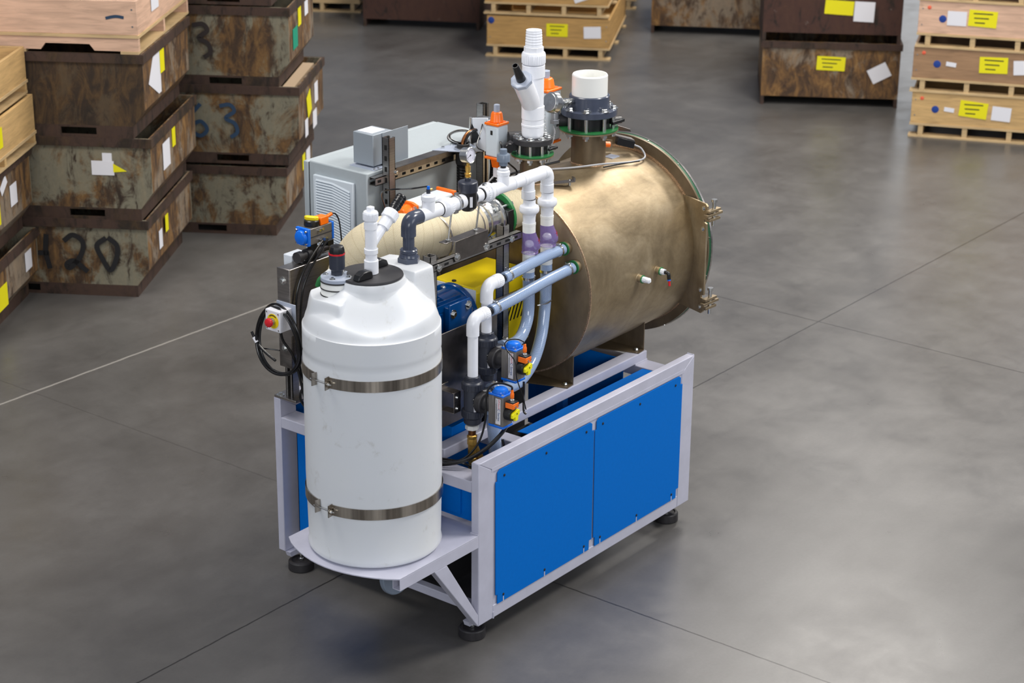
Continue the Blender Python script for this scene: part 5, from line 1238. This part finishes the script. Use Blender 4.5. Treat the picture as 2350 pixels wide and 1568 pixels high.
wire([(0.36, 0.045, 1.245), (0.357, 0.05, 1.262), (0.345, 0.08, 1.27), (0.32, 0.11, 1.262), (0.30, 0.10, 1.24), (0.30, 0.05, 1.19), (0.30, 0.04, 1.12), (0.33, 0.03, 1.03), (0.34, 0.02, 0.97)], 0.0025, 'cable', 'thin black lead arching over the upper blue capped actuator')
wire([(0.375, 0.06, 1.075), (0.37, 0.055, 1.02), (0.345, 0.035, 0.96), (0.34, 0.02, 0.95)], 0.005, 'cable', 'black lead hanging from the upper blue capped actuator')
wire([(0.225, 0.005, 1.10), (0.222, 0.01, 1.115), (0.20, 0.05, 1.125), (0.17, 0.08, 1.11), (0.16, 0.09, 1.06), (0.165, 0.1, 0.95), (0.14, 0.12, 0.85), (0.08, 0.16, 0.79), (0.03, 0.25, 0.78), (-0.01, 0.42, 0.78)], 0.0045, 'cable', 'thin black lead from the lower blue capped actuator dropping towards the drum')
wire([(0.26, 0.05, 0.93), (0.22, 0.06, 0.885), (0.14, 0.09, 0.83), (0.06, 0.15, 0.79), (0.0, 0.28, 0.765), (-0.015, 0.45, 0.775)], 0.0085, 'cable', 'thick black air line sweeping from the lower actuator behind the drum')
wire([(0.285, 0.10, 0.83), (0.28, 0.09, 0.79), (0.24, 0.10, 0.745), (0.17, 0.13, 0.725), (0.10, 0.2, 0.765), (0.04, 0.36, 0.765), (-0.012, 0.46, 0.768)], 0.006, 'cable', 'black air line looping low around the brass strainer')

# ------------------------------------------------------------------ stainless panel box, left ball valve, emergency stop
pb = thing('filter_box', 'tall thin stainless steel box with bolted front flange at the left corner of the frame', 'box', (0.2, 1.08, 0.84))
MB().box(0.004, 0.56, 1.046, 1.116, 1.056, 1.455).build('box_body', 'stainless', pb, 0.003)
MB().prism([(1.046, 1.455), (1.046, 1.265), (1.030, 1.255), (1.030, 1.16), (1.046, 1.15), (1.046, 1.0), (1.118, 1.0), (1.118, 1.455)], (0.0, 0, 0), Y_, Z_, 0.005).build('front_plate', 'stainless', pb, 0.001)
for zz in (1.40, 1.09): MB().bolt((0.0, 1.085, zz), (-1, 0, 0), 0.009).build('plate_bolt', 'chrome', pb)
strut((0.04, 1.085, 0.852), (0.04, 1.085, 1.06), openv=(-1, 0, 0)).build('post', 'strut', pb)
MB().box(-0.0, 0.11, 1.03, 1.16, 0.8405, 0.852).build('base_plate', 'stainless', pb, 0.001)
MB().bolt((0.015, 1.135, 0.852), Z_, 0.009).build('base_bolt', 'chrome', pb); MB().bolt((0.09, 1.05, 0.852), Z_, 0.009).build('base_bolt', 'chrome', pb)
wb_ = MB().box(0.10, 0.19, 1.125, 1.175, 1.425, 1.478).build('solenoid_box', 'white_board', pb, 0.004)
tag(wb_, '', ''); del wb_['label']; del wb_['category']
av = thing('pneumatic_ball_valve', 'black ball valve with horizontal blue ended actuator on top of the stainless box', 'valve', (0.17, 1.08, 1.455))
MB().cyl((0.10, 1.08, 1.482), (0.24, 1.08, 1.482), 0.019, 24).cyl((0.085, 1.08, 1.482), (0.11, 1.08, 1.482), 0.025, 14).cyl((0.14, 1.08, 1.482), (0.165, 1.08, 1.482), 0.026, 16).cyl((0.185, 1.08, 1.482), (0.215, 1.08, 1.482), 0.027, 16).build('valve_body', 'black_soft', av)
MB().cyl((0.24, 1.08, 1.482), (0.275, 1.08, 1.482), 0.02, 16).obox((0.285, 1.08, 1.50), X_, Y_, Z_, 0.018, 0.016, 0.016).build('side_connector', 'black', av)
MB().cyl((0.185, 1.08, 1.49), (0.185, 1.08, 1.535), 0.022, 20).build('stem_mount', 'black', av)
ab = MB().box(0.135, 0.275, 1.045, 1.115, 1.532, 1.605).build('actuator_body', 'act_grey', av, 0.003)
MB().box(0.122, 0.137, 1.042, 1.118, 1.529, 1.608).lathe((0.122, 1.08, 1.566), (-1, 0, 0), [(0.034, 0), (0.032, 0.014), (0.026, 0.018), (0, 0.019)], 32).build('end_cap', 'blue_cap', ab, 0.003)
MB().box(0.273, 0.285, 1.042, 1.118, 1.529, 1.608).build('end_cap', 'blue_cap', ab, 0.003)
for dy in (-0.028, 0.028):
    for dz in (-0.028, 0.028): MB().cyl((0.122, 1.08+dy, 1.5685+dz), (0.112, 1.08+dy, 1.5685+dz), 0.005, 10).build('cap_screw', 'chrome', ab)
MB().box(0.136, 0.274, 1.0435, 1.046, 1.565, 1.569).build('body_groove', 'charcoal', ab)
for xx, zz in ((0.19, 1.59), (0.21, 1.592)): MB().cyl((xx, 1.045, zz), (xx, 1.035, zz), 0.006, 10).build('port_plug', 'chrome', ab)
for xx in (0.195, 0.225): MB().cyl((xx, 1.045, 1.548), (xx, 1.03, 1.548), 0.0065, 10).build('push_fitting', 'alu', ab).data.materials[0] = M['alu']
MB().cyl((0.205, 1.028, 1.548), (0.205, 1.024, 1.548), 0.006, 10).build('release_ring', 'ink_blue', ab)
ih = MB().lathe((0.185, 1.08, 1.605), Z_, [(0.034, 0), (0.035, 0.003), (0.034, 0.024), (0.03, 0.028)], 32).build('indicator_housing', 'black', av)
MB().prism([(-0.034, -0.006), (-0.02, -0.018), (0.024, -0.014), (0.034, 0.0), (0.024, 0.012), (-0.026, 0.008)], (0.185, 1.08, 1.631), V3((0.3, -1, 0)).normalized(), V3((1, 0.3, 0)).normalized(), 0.016).build('indicator_knob', 'yellow', ih, 0.003, label='yellow position knob')
MB().box(0.205, 0.255, 1.045, 1.09, 1.606, 1.64).build('switch_box', 'orange', av, 0.002)
MB().cyl((0.255, 1.07, 1.625), (0.295, 1.065, 1.635), 0.008, 12).build('connector', 'orange', av)
wire([(0.295, 1.065, 1.636), (0.315, 1.06, 1.63), (0.325, 1.05, 1.60), (0.325, 1.04, 1.54), (0.32, 1.03, 1.47), (0.31, 1.02, 1.40)], 0.0035, 'cable', 'black lead from the orange connector on the left ball valve')
wire([(0.195, 1.026, 1.545), (0.14, 1.028, 1.50), (0.075, 1.032, 1.43), (0.035, 1.034, 1.35), (0.022, 1.034, 1.25), (0.022, 1.032, 1.10), (0.03, 1.02, 0.98), (0.05, 1.0, 0.87)], 0.0048, 'cable', 'black air line from the left ball valve down the dark side of the stainless box')
wire([(0.225, 1.026, 1.545), (0.16, 1.018, 1.495), (0.095, 1.022, 1.42), (0.055, 1.026, 1.33), (0.042, 1.028, 1.15), (0.05, 1.01, 0.98), (0.07, 0.98, 0.86)], 0.0048, 'cable', 'second black air line beside it down the stainless box, nearer the drum')
gsn = thing('hose_end', 'small green and white hose end between stainless box and level sensor', 'fitting', (0.0, 0.86, 1.40))
MB().tube([(-0.02, 0.86, 1.43), (-0.015, 0.85, 1.46), (0.0, 0.83, 1.48)], 0.012, 12, 4).build('green_end', 'green', gsn)
MB().tube([(0.0, 0.83, 1.48), (0.012, 0.81, 1.50), (0.02, 0.79, 1.51)], 0.014, 12, 4).build('collar', 'pvc_warm', gsn)
es = thing('emergency_stop', 'white emergency stop box with red mushroom button on yellow disc', 'switch', (-0.04, 1.08, 1.19))
MB().box(-0.08, -0.004, 1.030, 1.118, 1.192, 1.288).build('box_body', 'label', es, 0.004)
MB().box(-0.006, 0.0, 1.010, 1.122, 1.185, 1.305).build('back_plate', 'pvc_light', es, 0.002)
MB().lathe((-0.080, 1.072, 1.240), (-1, 0, 0), [(0.033, 0), (0.033, 0.002)], 36).build('yellow_disc', 'yellow', es)
dt = MB()
for k in range(9):
    a = math.radians(50+10*k); dt.obox((-0.0825, 1.072-0.027*math.cos(a), 1.240+0.027*math.sin(a)), (0, math.cos(a), -math.sin(a)), X_, (0, math.sin(a), math.cos(a)), 0.003, 0.0004, 0.0015)
dt.build('disc_print', 'ink', es)
MB().lathe((-0.082, 1.072, 1.240), (-1, 0, 0), [(0.015, 0), (0.015, 0.006), (0.012, 0.008), (0.012, 0.016)], 24).build('button_neck', 'alu', es)
MB().lathe((-0.098, 1.072, 1.240), (-1, 0, 0), [(0.012, 0), (0.020, 0.003), (0.0205, 0.010), (0.018, 0.016), (0.010, 0.019), (0, 0.02)], 30).build('red_button', 'red', es, label='red mushroom button')
for dy in (0.04, 0.108):
    for dz in (1.203, 1.277): MB().cyl((-0.080, 1.0+dy, dz), (-0.082, 1.0+dy, dz), 0.004, 10).build('box_screw', 'chrome', es)
cc = thing('cable_coil', 'coil of glossy black cable hung around the emergency stop box', 'cable', (-0.02, 1.08, 0.99))
for k, (ry, rz, dx, oy) in enumerate(((0.125, 0.155, -0.03, 0.0), (0.118, 0.150, -0.012, -0.004), (0.130, 0.162, 0.004, 0.003))):
    P = []
    for i in range(25):
        a = 2*PI*i/24+0.3*k; P.append((dx*0.6-0.03+0.01*math.sin(a*2), 1.085+oy+ry*math.cos(a), 1.135+rz*math.sin(a)))
    MB().tube(P, 0.0055, 10, 4).build('coil_turn', 'cable', cc)
MB().tube([(-0.05, 1.235, 1.145), (-0.05, 1.205, 1.10), (-0.05, 1.15, 1.065), (-0.045, 1.10, 1.04)], 0.006, 10, 8).build('cable_tail', 'cable', cc)
MB().cyl((-0.05, 1.222, 1.122), (-0.05, 1.205, 1.102), 0.0085, 10).build('tail_tape', 'label', cc)
MB().tube([(-0.04, 1.07, 1.19), (-0.035, 1.06, 1.14), (-0.01, 1.035, 1.08), (0.01, 1.02, 1.0), (0.03, 1.0, 0.86), (0.05, 0.97, 0.80)], 0.006, 10, 8).build('cable_tail', 'cable', cc)
MB().tube([(0.0, 0.965, 1.16), (0.01, 0.96, 1.08), (0.01, 0.985, 0.95), (0.03, 1.03, 0.86), (0.05, 1.0, 0.80), (0.07, 0.94, 0.79)], 0.006, 10, 8).build('cable_tail', 'cable', cc)
MB().tube([(-0.03, 1.20, 1.07), (-0.01, 1.15, 1.07), (0.0, 1.118, 1.07)], 0.003, 8, 4).build('tie', 'cable', cc)

# ------------------------------------------------------------------ stacked bins and crates behind
BR = math.atan2(-0.843, 0.537)
def bpos(P, off, z): return (P[0]+0.537*off, P[1]-0.843*off, z)
def sticker(parent, x, z, w_, h, mat, face='front', d=0.0, rot=0.0, off=0.004):
    """thin paper on the front (x,z) or right side (y,z)"""
    cs, sn = math.cos(rot), math.sin(rot)
    if face == 'front':
        U, Wv, O, Nn = V3((cs, 0, sn)), V3((-sn, 0, cs)), V3((x, -off, z)), V3((0, -1, 0))
    else:
        U, Wv, O, Nn = V3((0, cs, sn)), V3((0, -sn, cs)), V3((off, x, z)), V3((1, 0, 0))
    return MB().obox(O, U, Wv, Nn, w_/2, h/2, 0.0008).build('paper_label', mat, parent)
def lines(parent, x, z, w_, h, face, rot=0.0, mat='ink', off=0.0052):
    m_ = MB(); cs, sn = math.cos(rot), math.sin(rot)
    for k in range(3):
        dz = h*(0.3-0.28*k); dx = -w_*0.05*k
        if face == 'front': O, U, Wv, Nn = V3((x+dx*cs-dz*sn, -off, z+dx*sn+dz*cs)), V3((cs, 0, sn)), V3((-sn, 0, cs)), V3((0, -1, 0))
        else: O, U, Wv, Nn = V3((off, x+dx*cs-dz*sn, z+dx*sn+dz*cs)), V3((0, cs, sn)), V3((0, -sn, cs)), V3((1, 0, 0))
        m_.obox(O, U, Wv, Nn, w_*(0.34-0.08*k), h*0.035, 0.0004)
    return m_.build('label_print', mat, parent)
def bin_(P, off, z, w_, d, h, label, mat='rust', side='rust_side', group='rusty steel bins', slot=None, name='steel_bin', rz=None, legs=False):
    t = thing(name, label, 'bin', bpos(P, off, z), group, rotz=BR if rz is None else rz)
    c = 0.075 if not legs else 0.002; zc = 0.10 if not legs else 0.03; th = 0.012; z0 = 0.075
    # shell: front, back, sides with chamfered lower edges, floor
    prof = [(-w_+c, z0), (-c, z0), (0, zc+z0), (0, h), (-w_, h), (-w_, zc+z0)]
    MB().prism(prof, (0, 0, 0), X_, Z_, -th).build('front_wall', mat, t)
    MB().prism(prof, (0, d, 0), X_, Z_, th).build('back_wall', mat, t)
    MB().box(-th, 0, th, d-th, zc+z0, h).prism([(0, zc+z0), (-c, z0), (-c-0.01, z0), (-th, zc+z0)], (0, d-th, 0), X_, Z_, d-2*th).build('side_wall', side, t)
    MB().box(-w_, -w_+th, th, d-th, zc+z0, h).prism([(-w_, zc+z0), (-w_+c, z0), (-w_+c+0.01, z0), (-w_+th, zc+z0)], (0, d-th, 0), X_, Z_, d-2*th).build('side_wall', side, t)
    MB().box(-w_+c, -c, th, d-th, z0, z0+0.01).build('bin_floor', 'dark', t)
    # skirt with fork slots
    s0, s1 = (-w_*0.42, -w_*0.42+0.22) if slot is None else slot
    sk = MB()
    if legs:
        sk.box(-0.03, 0, 0, d, 0, z0); sk.box(-w_, -w_+0.03, 0, d, 0, z0)
    else:
        for y0 in (0.0, d-0.012):
            sk.box(-w_+c, s0, y0, y0+0.012, 0, z0); sk.box(s1, -c, y0, y0+0.012, 0, z0); sk.box(s0, s1, y0, y0+0.012, 0, 0.018); sk.box(s0, s1, y0, y0+0.012, 0.062, z0)
        sk.box(-c-0.012, -c, 0.012, d-0.012, 0, z0); sk.box(-w_+c, -w_+c+0.012, 0.012, d-0.012, 0, z0)
    sk.build('skirt', 'rim', t)
    rm = MB(); e = 0.014
    rm.box(-w_-e, e, -e, 0.001, h-0.055, h); rm.box(-w_-e, e, d-0.001, d+e, h-0.055, h); rm.box(-0.001, e, 0.001, d-0.001, h-0.055, h); rm.box(-w_-e, -w_+0.001, 0.001, d-0.001, h-0.055, h)
    rm.build('rim', 'rim', t)
    return t
A_ = (2.104, 4.414); R_ = (3.555, 4.626)
DG = {'4': [[(0, 1), (-0.02, 0.5), (0.55, 0.45)], [(0.5, 1.0), (0.45, 0.5), (0.55, 0.0)]],
      '2': [[(0, 0.82), (0.3, 1.0), (0.6, 0.8), (0.5, 0.4), (0.15, 0.05), (0.05, 0.15), (0.3, 0.25), (0.7, -0.05)]],
      '0': [[(0.3, 0.95), (0.0, 0.72), (0.15, 0.35), (0.38, 0.02), (0.6, 0.4), (0.62, 0.75), (0.35, 0.97)]],
      '3': [[(0, 0.95), (0.35, 1.0), (0.5, 0.8), (0.2, 0.58), (0.5, 0.42), (0.58, 0.15), (0.35, -0.02)]],
      '6': [[(0.4, 1.0), (0.05, 0.6), (0.05, 0.2), (0.35, 0.0), (0.6, 0.2), (0.4, 0.45), (0.1, 0.35)]],
      'x': [[(0.1, 1.0), (0.55, 0.85), (0.5, 0.6), (0.2, 0.5), (0.6, 0.35), (0.6, 0.08), (0.2, 0.0)]]}
def numerals(parent, s_, x, z, h, wd_, mat, gap=0.8):
    for i, c in enumerate(s_):
        m_ = MB()
        for st in DG[c]: m_.stroke([(a*h*0.9, b*h) for a, b in st], wd_, (x+i*h*gap, -0.0125, z), X_, Z_, (0, -1, 0))
        m_.build('painted_numeral', mat, parent)
# column A, beside the machine on the left
b1 = bin_(A_, 0.075, 0, 1.25, 1.12, 0.50, 'rusty steel bin with big black 420 on its front, bottom of its stack', slot=(-0.9, -0.7))
numerals(b1, '420', -0.735, 0.17, 0.225, 0.032, 'marker', 0.93)
sticker(b1, 0.42, 0.36, 0.07, 0.11, 'label_yellow', 'side', off=0.016); sticker(b1, 0.30, 0.29, 0.08, 0.12, 'label', 'side', off=0.005)
b2 = bin_(A_, 0.125, 0.50, 1.25, 1.12, 0.52, 'rusty steel bin with torn yellow and white papers, directly on the 420 bin')
sticker(b2, -0.30, 0.33, 0.14, 0.09, 'label', off=0.003); sticker(b2, -0.27, 0.38, 0.06, 0.09, 'label', off=0.002)
MB().prism([(0, 0), (0.085, 0.008), (0.0, 0.055)], (-0.235, -0.004, 0.305), X_, Z_, -0.001).build('paper_label', 'label_yellow', b2)
sticker(b2, 0.55, 0.39, 0.08, 0.12, 'label_yellow', 'side'); sticker(b2, 0.36, 0.33, 0.17, 0.17, 'label', 'side')
b3 = bin_(A_, 0.105, 1.02, 1.25, 1.12, 0.52, 'dark rusty steel bin under the pinkish wooden crate', 'rust_dark')
sticker(b3, 0.44, 0.39, 0.10, 0.15, 'label_yellow', 'side', off=0.005); MB().prism([(0.08, 0.16), (0.30, 0.05), (0.36, 0.05), (0.36, 0.34), (0.2, 0.30)], (0.001, 0.04, 0.15), Y_, Z_, 0.002).build('paper_label', 'label', b3)

def crate(P, off, z, w_, d, h, mat, label, ph=0.10, group='wooden crates', open_top=True, nrun=4, pal='wood_pale', rz=None, swap=False):
    t = thing('wooden_crate', label, 'crate', bpos(P, off, z), group, rotz=BR if rz is None else rz)
    th = 0.02; z0 = ph
    MB().box(-w_, 0, 0, th, z0, z0+h).build('front_board', mat, t, 0.002)
    MB().box(-w_, 0, d-th, d, z0, z0+h).build('back_board', mat, t, 0.002)
    MB().box(-th, 0, th, d-th, z0, z0+h).build('side_board', mat, t, 0.002)
    MB().box(-w_, -w_+th, th, d-th, z0, z0+h).build('side_board', mat, t, 0.002)
    pb_ = MB().box(-w_-0.004, 0.006, -0.006, d+0.006, z0-0.018, z0)
    pb_.build('deck', pal, t)
    pr_ = MB()
    if swap:
        for k in range(3):
            yy = 0.02+(d-0.04)*k/2
            pr_.prism([(-w_, 0.016), (-w_*0.80, 0.016), (-w_*0.78, 0.055), (-w_*0.60, 0.055), (-w_*0.58, 0.016), (-w_*0.40, 0.016), (-w_*0.38, 0.055), (-w_*0.20, 0.055), (-w_*0.18, 0.016), (0, 0.016), (0, z0-0.018), (-w_, z0-0.018)], (0, yy+0.018, 0), X_, Z_, 0.036)
        pr_.build('runners', mat, t)
        bb = MB()
        for xx in (-w_*0.92, -w_*0.5, -0.06): bb.box(xx-0.05, xx+0.06, -0.006, d+0.006, 0, 0.016)
        bb.build('bottom_boards', pal, t)
    else:
        for k in range(nrun):
            xx = -w_+0.07*w_+(w_*0.86)*k/(nrun-1); pr_.box(xx-0.02, xx+0.02, 0, d, 0.016, z0-0.018)
        pr_.build('runners', pal, t)
        MB().box(-w_-0.01, 0.01, -0.01, 0.09, 0, 0.016).box(-w_-0.01, 0.01, d-0.08, d+0.01, 0, 0.016).box(-w_-0.01, 0.01, d/2-0.05, d/2+0.05, 0, 0.016).build('bottom_boards', pal, t)
    nb = MB()
    for xx in (-0.03, -w_+0.03):
        for zz in (z0+h*0.25, z0+h*0.75): nb.cyl((xx, 0, zz), (xx, -0.002, zz), 0.006, 8)
    nb.build('corner_nails', 'chrome', t)
    if open_top: MB().box(-w_+th, -th, th, d-th, z0, z0+0.02).build('crate_floor', mat, t)
    else: MB().box(-w_, 0, 0, d, z0+h, z0+h+0.014).build('lid', mat, t)
    return t
c1 = crate(A_, 0.09, 1.54, 1.5, 1.22, 0.205, 'wood_pink', 'pinkish wooden crate with purple pen stroke on top of the 420 bin stack', 0.115, swap=True)
MB().stroke([(0, 0), (0.06, 0.012), (0.11, 0.006)], 0.018, (-0.19, -0.001, 0.115+0.10), X_, Z_, (0, -1, 0)).build('pen_mark', 'marker_blue', c1)
sticker(c1, 0.40, 0.27, 0.17, 0.15, 'label', 'side'); sticker(c1, 0.62, 0.29, 0.15, 0.07, 'label_yellow', 'side')
# column L, nearest stack at the left edge
L_ = (0.775, 4.335)
l1 = bin_(L_, 0.03, 0, 1.2, 1.14, 0.44, 'rusty steel bin at the left edge of the photo, bottom of its stack')
sticker(l1, 0.95, 0.29, 0.12, 0.12, 'label', 'side'); sticker(l1, 0.45, 0.22, 0.18, 0.14, 'label_yellow', 'side')
l2 = bin_(L_, 0.03, 0.44, 1.2, 1.12, 0.53, 'rusty steel bin under the two wooden crates at the left edge')
sticker(l2, 0.42, 0.28, 0.22, 0.14, 'label_yellow', 'side'); sticker(l2, 0.78, 0.32, 0.12, 0.13, 'label', 'side'); sticker(l2, 0.62, 0.42, 0.12, 0.06, 'label', 'side', rot=0.5)
l3 = crate(L_, 0.08, 0.98, 1.2, 1.12, 0.225, 'wood_tan', 'tan wooden crate with yellow paper, lower of two at the left edge', 0.085, swap=True)
sticker(l3, 0.42, 0.20, 0.22, 0.12, 'label_yellow', 'side')
l4 = crate(L_, 0.05, 1.295, 1.2, 1.12, 0.20, 'wood_tan', 'open tan wooden crate on top of the leftmost stack', 0.085, swap=True)
sticker(l4, 0.40, 0.19, 0.20, 0.12, 'label_yellow', 'side')
# column R behind
r1 = bin_(R_, 0.075, 0, 1.3, 0.95, 0.48, 'rusty cream painted bin with black 3, bottom of the second stack', slot=(-0.62, -0.42))
numerals(r1, 'x3', -1.02, 0.17, 0.20, 0.03, 'marker_faded', 0.85)
sticker(r1, 0.62, 0.36, 0.10, 0.12, 'label_yellow', 'side'); sticker(r1, 0.78, 0.38, 0.14, 0.16, 'label', 'side')
r2 = bin_(R_, 0.175, 0.50, 1.35, 0.90, 0.54, 'open rusty bin with faded blue 363 and cardboard inside, middle of the second stack')
numerals(r2, '363', -0.95, 0.19, 0.22, 0.026, 'marker_blue', 0.95)
MB().box(-0.13, -0.05, 0.05, 0.85, 0.40, 0.51).build('cardboard_liner', 'cardboard', r2)
sticker(r2, 0.36, 0.34, 0.14, 0.16, 'label_yellow', 'side', rot=0.3); sticker(r2, 0.62, 0.36, 0.12, 0.14, 'label', 'side')
sticker(r2, 0.25, 0.20, 0.10, 0.12, 'label', 'side'); sticker(r2, 0.55, 0.19, 0.14, 0.12, 'label', 'side')
r3 = bin_(R_, 0.125, 1.03, 1.3, 0.86, 0.54, 'rusty steel bin with black 423, upper bin of the second stack')
numerals(r3, '423', -1.02, 0.20, 0.22, 0.03, 'marker_faded', 0.86)
sticker(r3, 0.36, 0.42, 0.10, 0.14, 'label_yellow', 'side'); sticker(r3, 0.60, 0.45, 0.12, 0.15, 'label', 'side'); sticker(r3, 0.2, 0.30, 0.16, 0.14, 'teal', 'side')
r4 = bin_(R_, 0.09, 1.58, 1.2, 0.84, 0.5, 'dark bin cut off by the top edge above the 423 bin', 'rust_dark')
# far pallet at the top left
crate((9.35, 9.4), 0.25, 0, 1.1, 1.1, 0.25, 'wood_pale', 'pale wooden pallet crate at the top edge behind the 423 stack', 0.11)
# far row
q1 = bin_((9.609, 7.716), 0.0, 0.0, 1.17, 1.1, 0.62, 'dark maroon steel bin left of the crate stack at the top', 'maroon', 'maroon', rz=math.radians(-60.2), legs=True)
p1 = crate((9.344, 5.958), 0.0, 0, 1.15, 1.55, 0.27, 'wood_gold', 'golden wooden crate with yellow and white papers, bottom of the stack behind the white pipe', 0.115, rz=math.radians(-60.7))
p2 = crate((9.344, 5.958), -0.02, 0.40, 1.15, 1.45, 0.30, 'wood_gold', 'golden wooden crate, upper one of the stack behind the white pipe', 0.115, rz=math.radians(-60.7))
sticker(p1, -0.49, 0.27, 0.20, 0.12, 'label_yellow'); lines(p1, -0.49, 0.27, 0.20, 0.12, 'front'); sticker(p1, -0.16, 0.26, 0.16, 0.11, 'label', rot=0.05); MB().lathe((-1.11, -0.001, 0.34), (0, -1, 0), [(0.032, 0), (0.03, 0.001)], 12).build('blue_mark', 'blue_mark', p1)
sticker(p2, -0.53, 0.235, 0.22, 0.12, 'label_yellow', rot=-0.08); sticker(p2, -0.25, 0.21, 0.16, 0.12, 'label', rot=0.35); lines(p2, -0.53, 0.235, 0.22, 0.12, 'front', -0.08)
crate((11.45, 7.12), 0.0, 0, 1.0, 1.2, 0.35, 'wood_gold', 'wooden crate partly hidden behind the crate stack at the top', 0.11)
q2 = bin_((11.186, 5.39), 0.0, 0, 1.12, 1.1, 0.62, 'rusty steel bin with scraped white paint at the top edge', 'rust_side', 'rust_side', rz=math.radians(-60.2), legs=True)
q3 = bin_((9.443, 3.085), 0.055, 0, 1.16, 1.1, 0.55, 'rusty steel bin with yellow and white papers standing alone on the open floor', 'rust_side', 'rust_side', legs=True)
sticker(q3, -0.58, 0.37, 0.24, 0.12, 'label_yellow', rot=-0.03); lines(q3, -0.58, 0.37, 0.24, 0.12, 'front', -0.03); sticker(q3, -0.17, 0.30, 0.17, 0.13, 'label', rot=0.5)
q4 = bin_((9.443, 3.085), 0.045, 0.55, 1.16, 1.1, 0.6, 'plain brown steel bin with papers, stacked on the lone rusty bin', 'maroon', 'maroon', legs=True)
sticker(q4, -0.53, 0.30, 0.24, 0.12, 'label_yellow', rot=-0.05); sticker(q4, -0.32, 0.27, 0.17, 0.17, 'label', rot=-0.03)
q5 = bin_((10.50, 3.72), 0.09, 0.0, 1.1, 1.1, 1.1, 'dark tall bin standing behind the lone rusty bin', 'rust_dark', 'rust_dark')
# right pallet stack
RZ = math.radians(-67.3)
RP = (8.717+math.cos(RZ)*1.22, 2.527+math.sin(RZ)*1.22)
zz = 0.0
labs = ('bottom', 'second from the bottom', 'third from the bottom', 'fourth, cut by the top edge')
for i in range(4):
    off = (-0.0, -0.015, 0.0, -0.005)[i]
    t = crate((RP[0]+math.cos(RZ)*off, RP[1]+math.sin(RZ)*off), 0.0, zz, 1.22, 1.2, (0.255, 0.25, 0.26, 0.28)[i], ('wood_tan', 'wood_brown', 'wood_pink', 'wood_tan')[i], 'pine crate with yellow paper in the right edge stack, %s' % labs[i], 0.115, pal='wood_pale', rz=RZ)
    x0 = -1.22
    sy_ = (0.47, 0.61, 0.48, 0.5)[i]; wx = (0.68, 0.83, 0.27, 0.3)[i]
    sticker(t, x0+sy_+0.02, 0.255, 0.22, 0.13, 'label_yellow', rot=(-0.08, 0.03, -0.04, 0)[i]); lines(t, x0+sy_+0.02, 0.255, 0.22, 0.13, 'front')
    sticker(t, x0+wx+0.03, (0.235, 0.25, 0.245, 0.25)[i], 0.15, 0.115, 'label', rot=(-0.05, 0.08, 0, 0)[i])
    MB().lathe((x0+0.19, -0.001, 0.235), (0, -1, 0), [(0.030, 0), (0.026, 0.001)], 12).build('blue_mark', 'blue_mark', t)
    MB().lathe((x0+0.08, -0.001, 0.32), (0, -1, 0), [(0.016, 0), (0.014, 0.001)], 10).build('red_mark', 'red_mark', t)
    if i < 2: sticker(t, x0+0.30, 0.24, 0.08, 0.035, 'label', rot=-0.1)
    zz += 0.115+(0.255, 0.25, 0.26, 0.28)[i]

for o in bpy.data.objects:
    if '_world' in o: del o['_world']
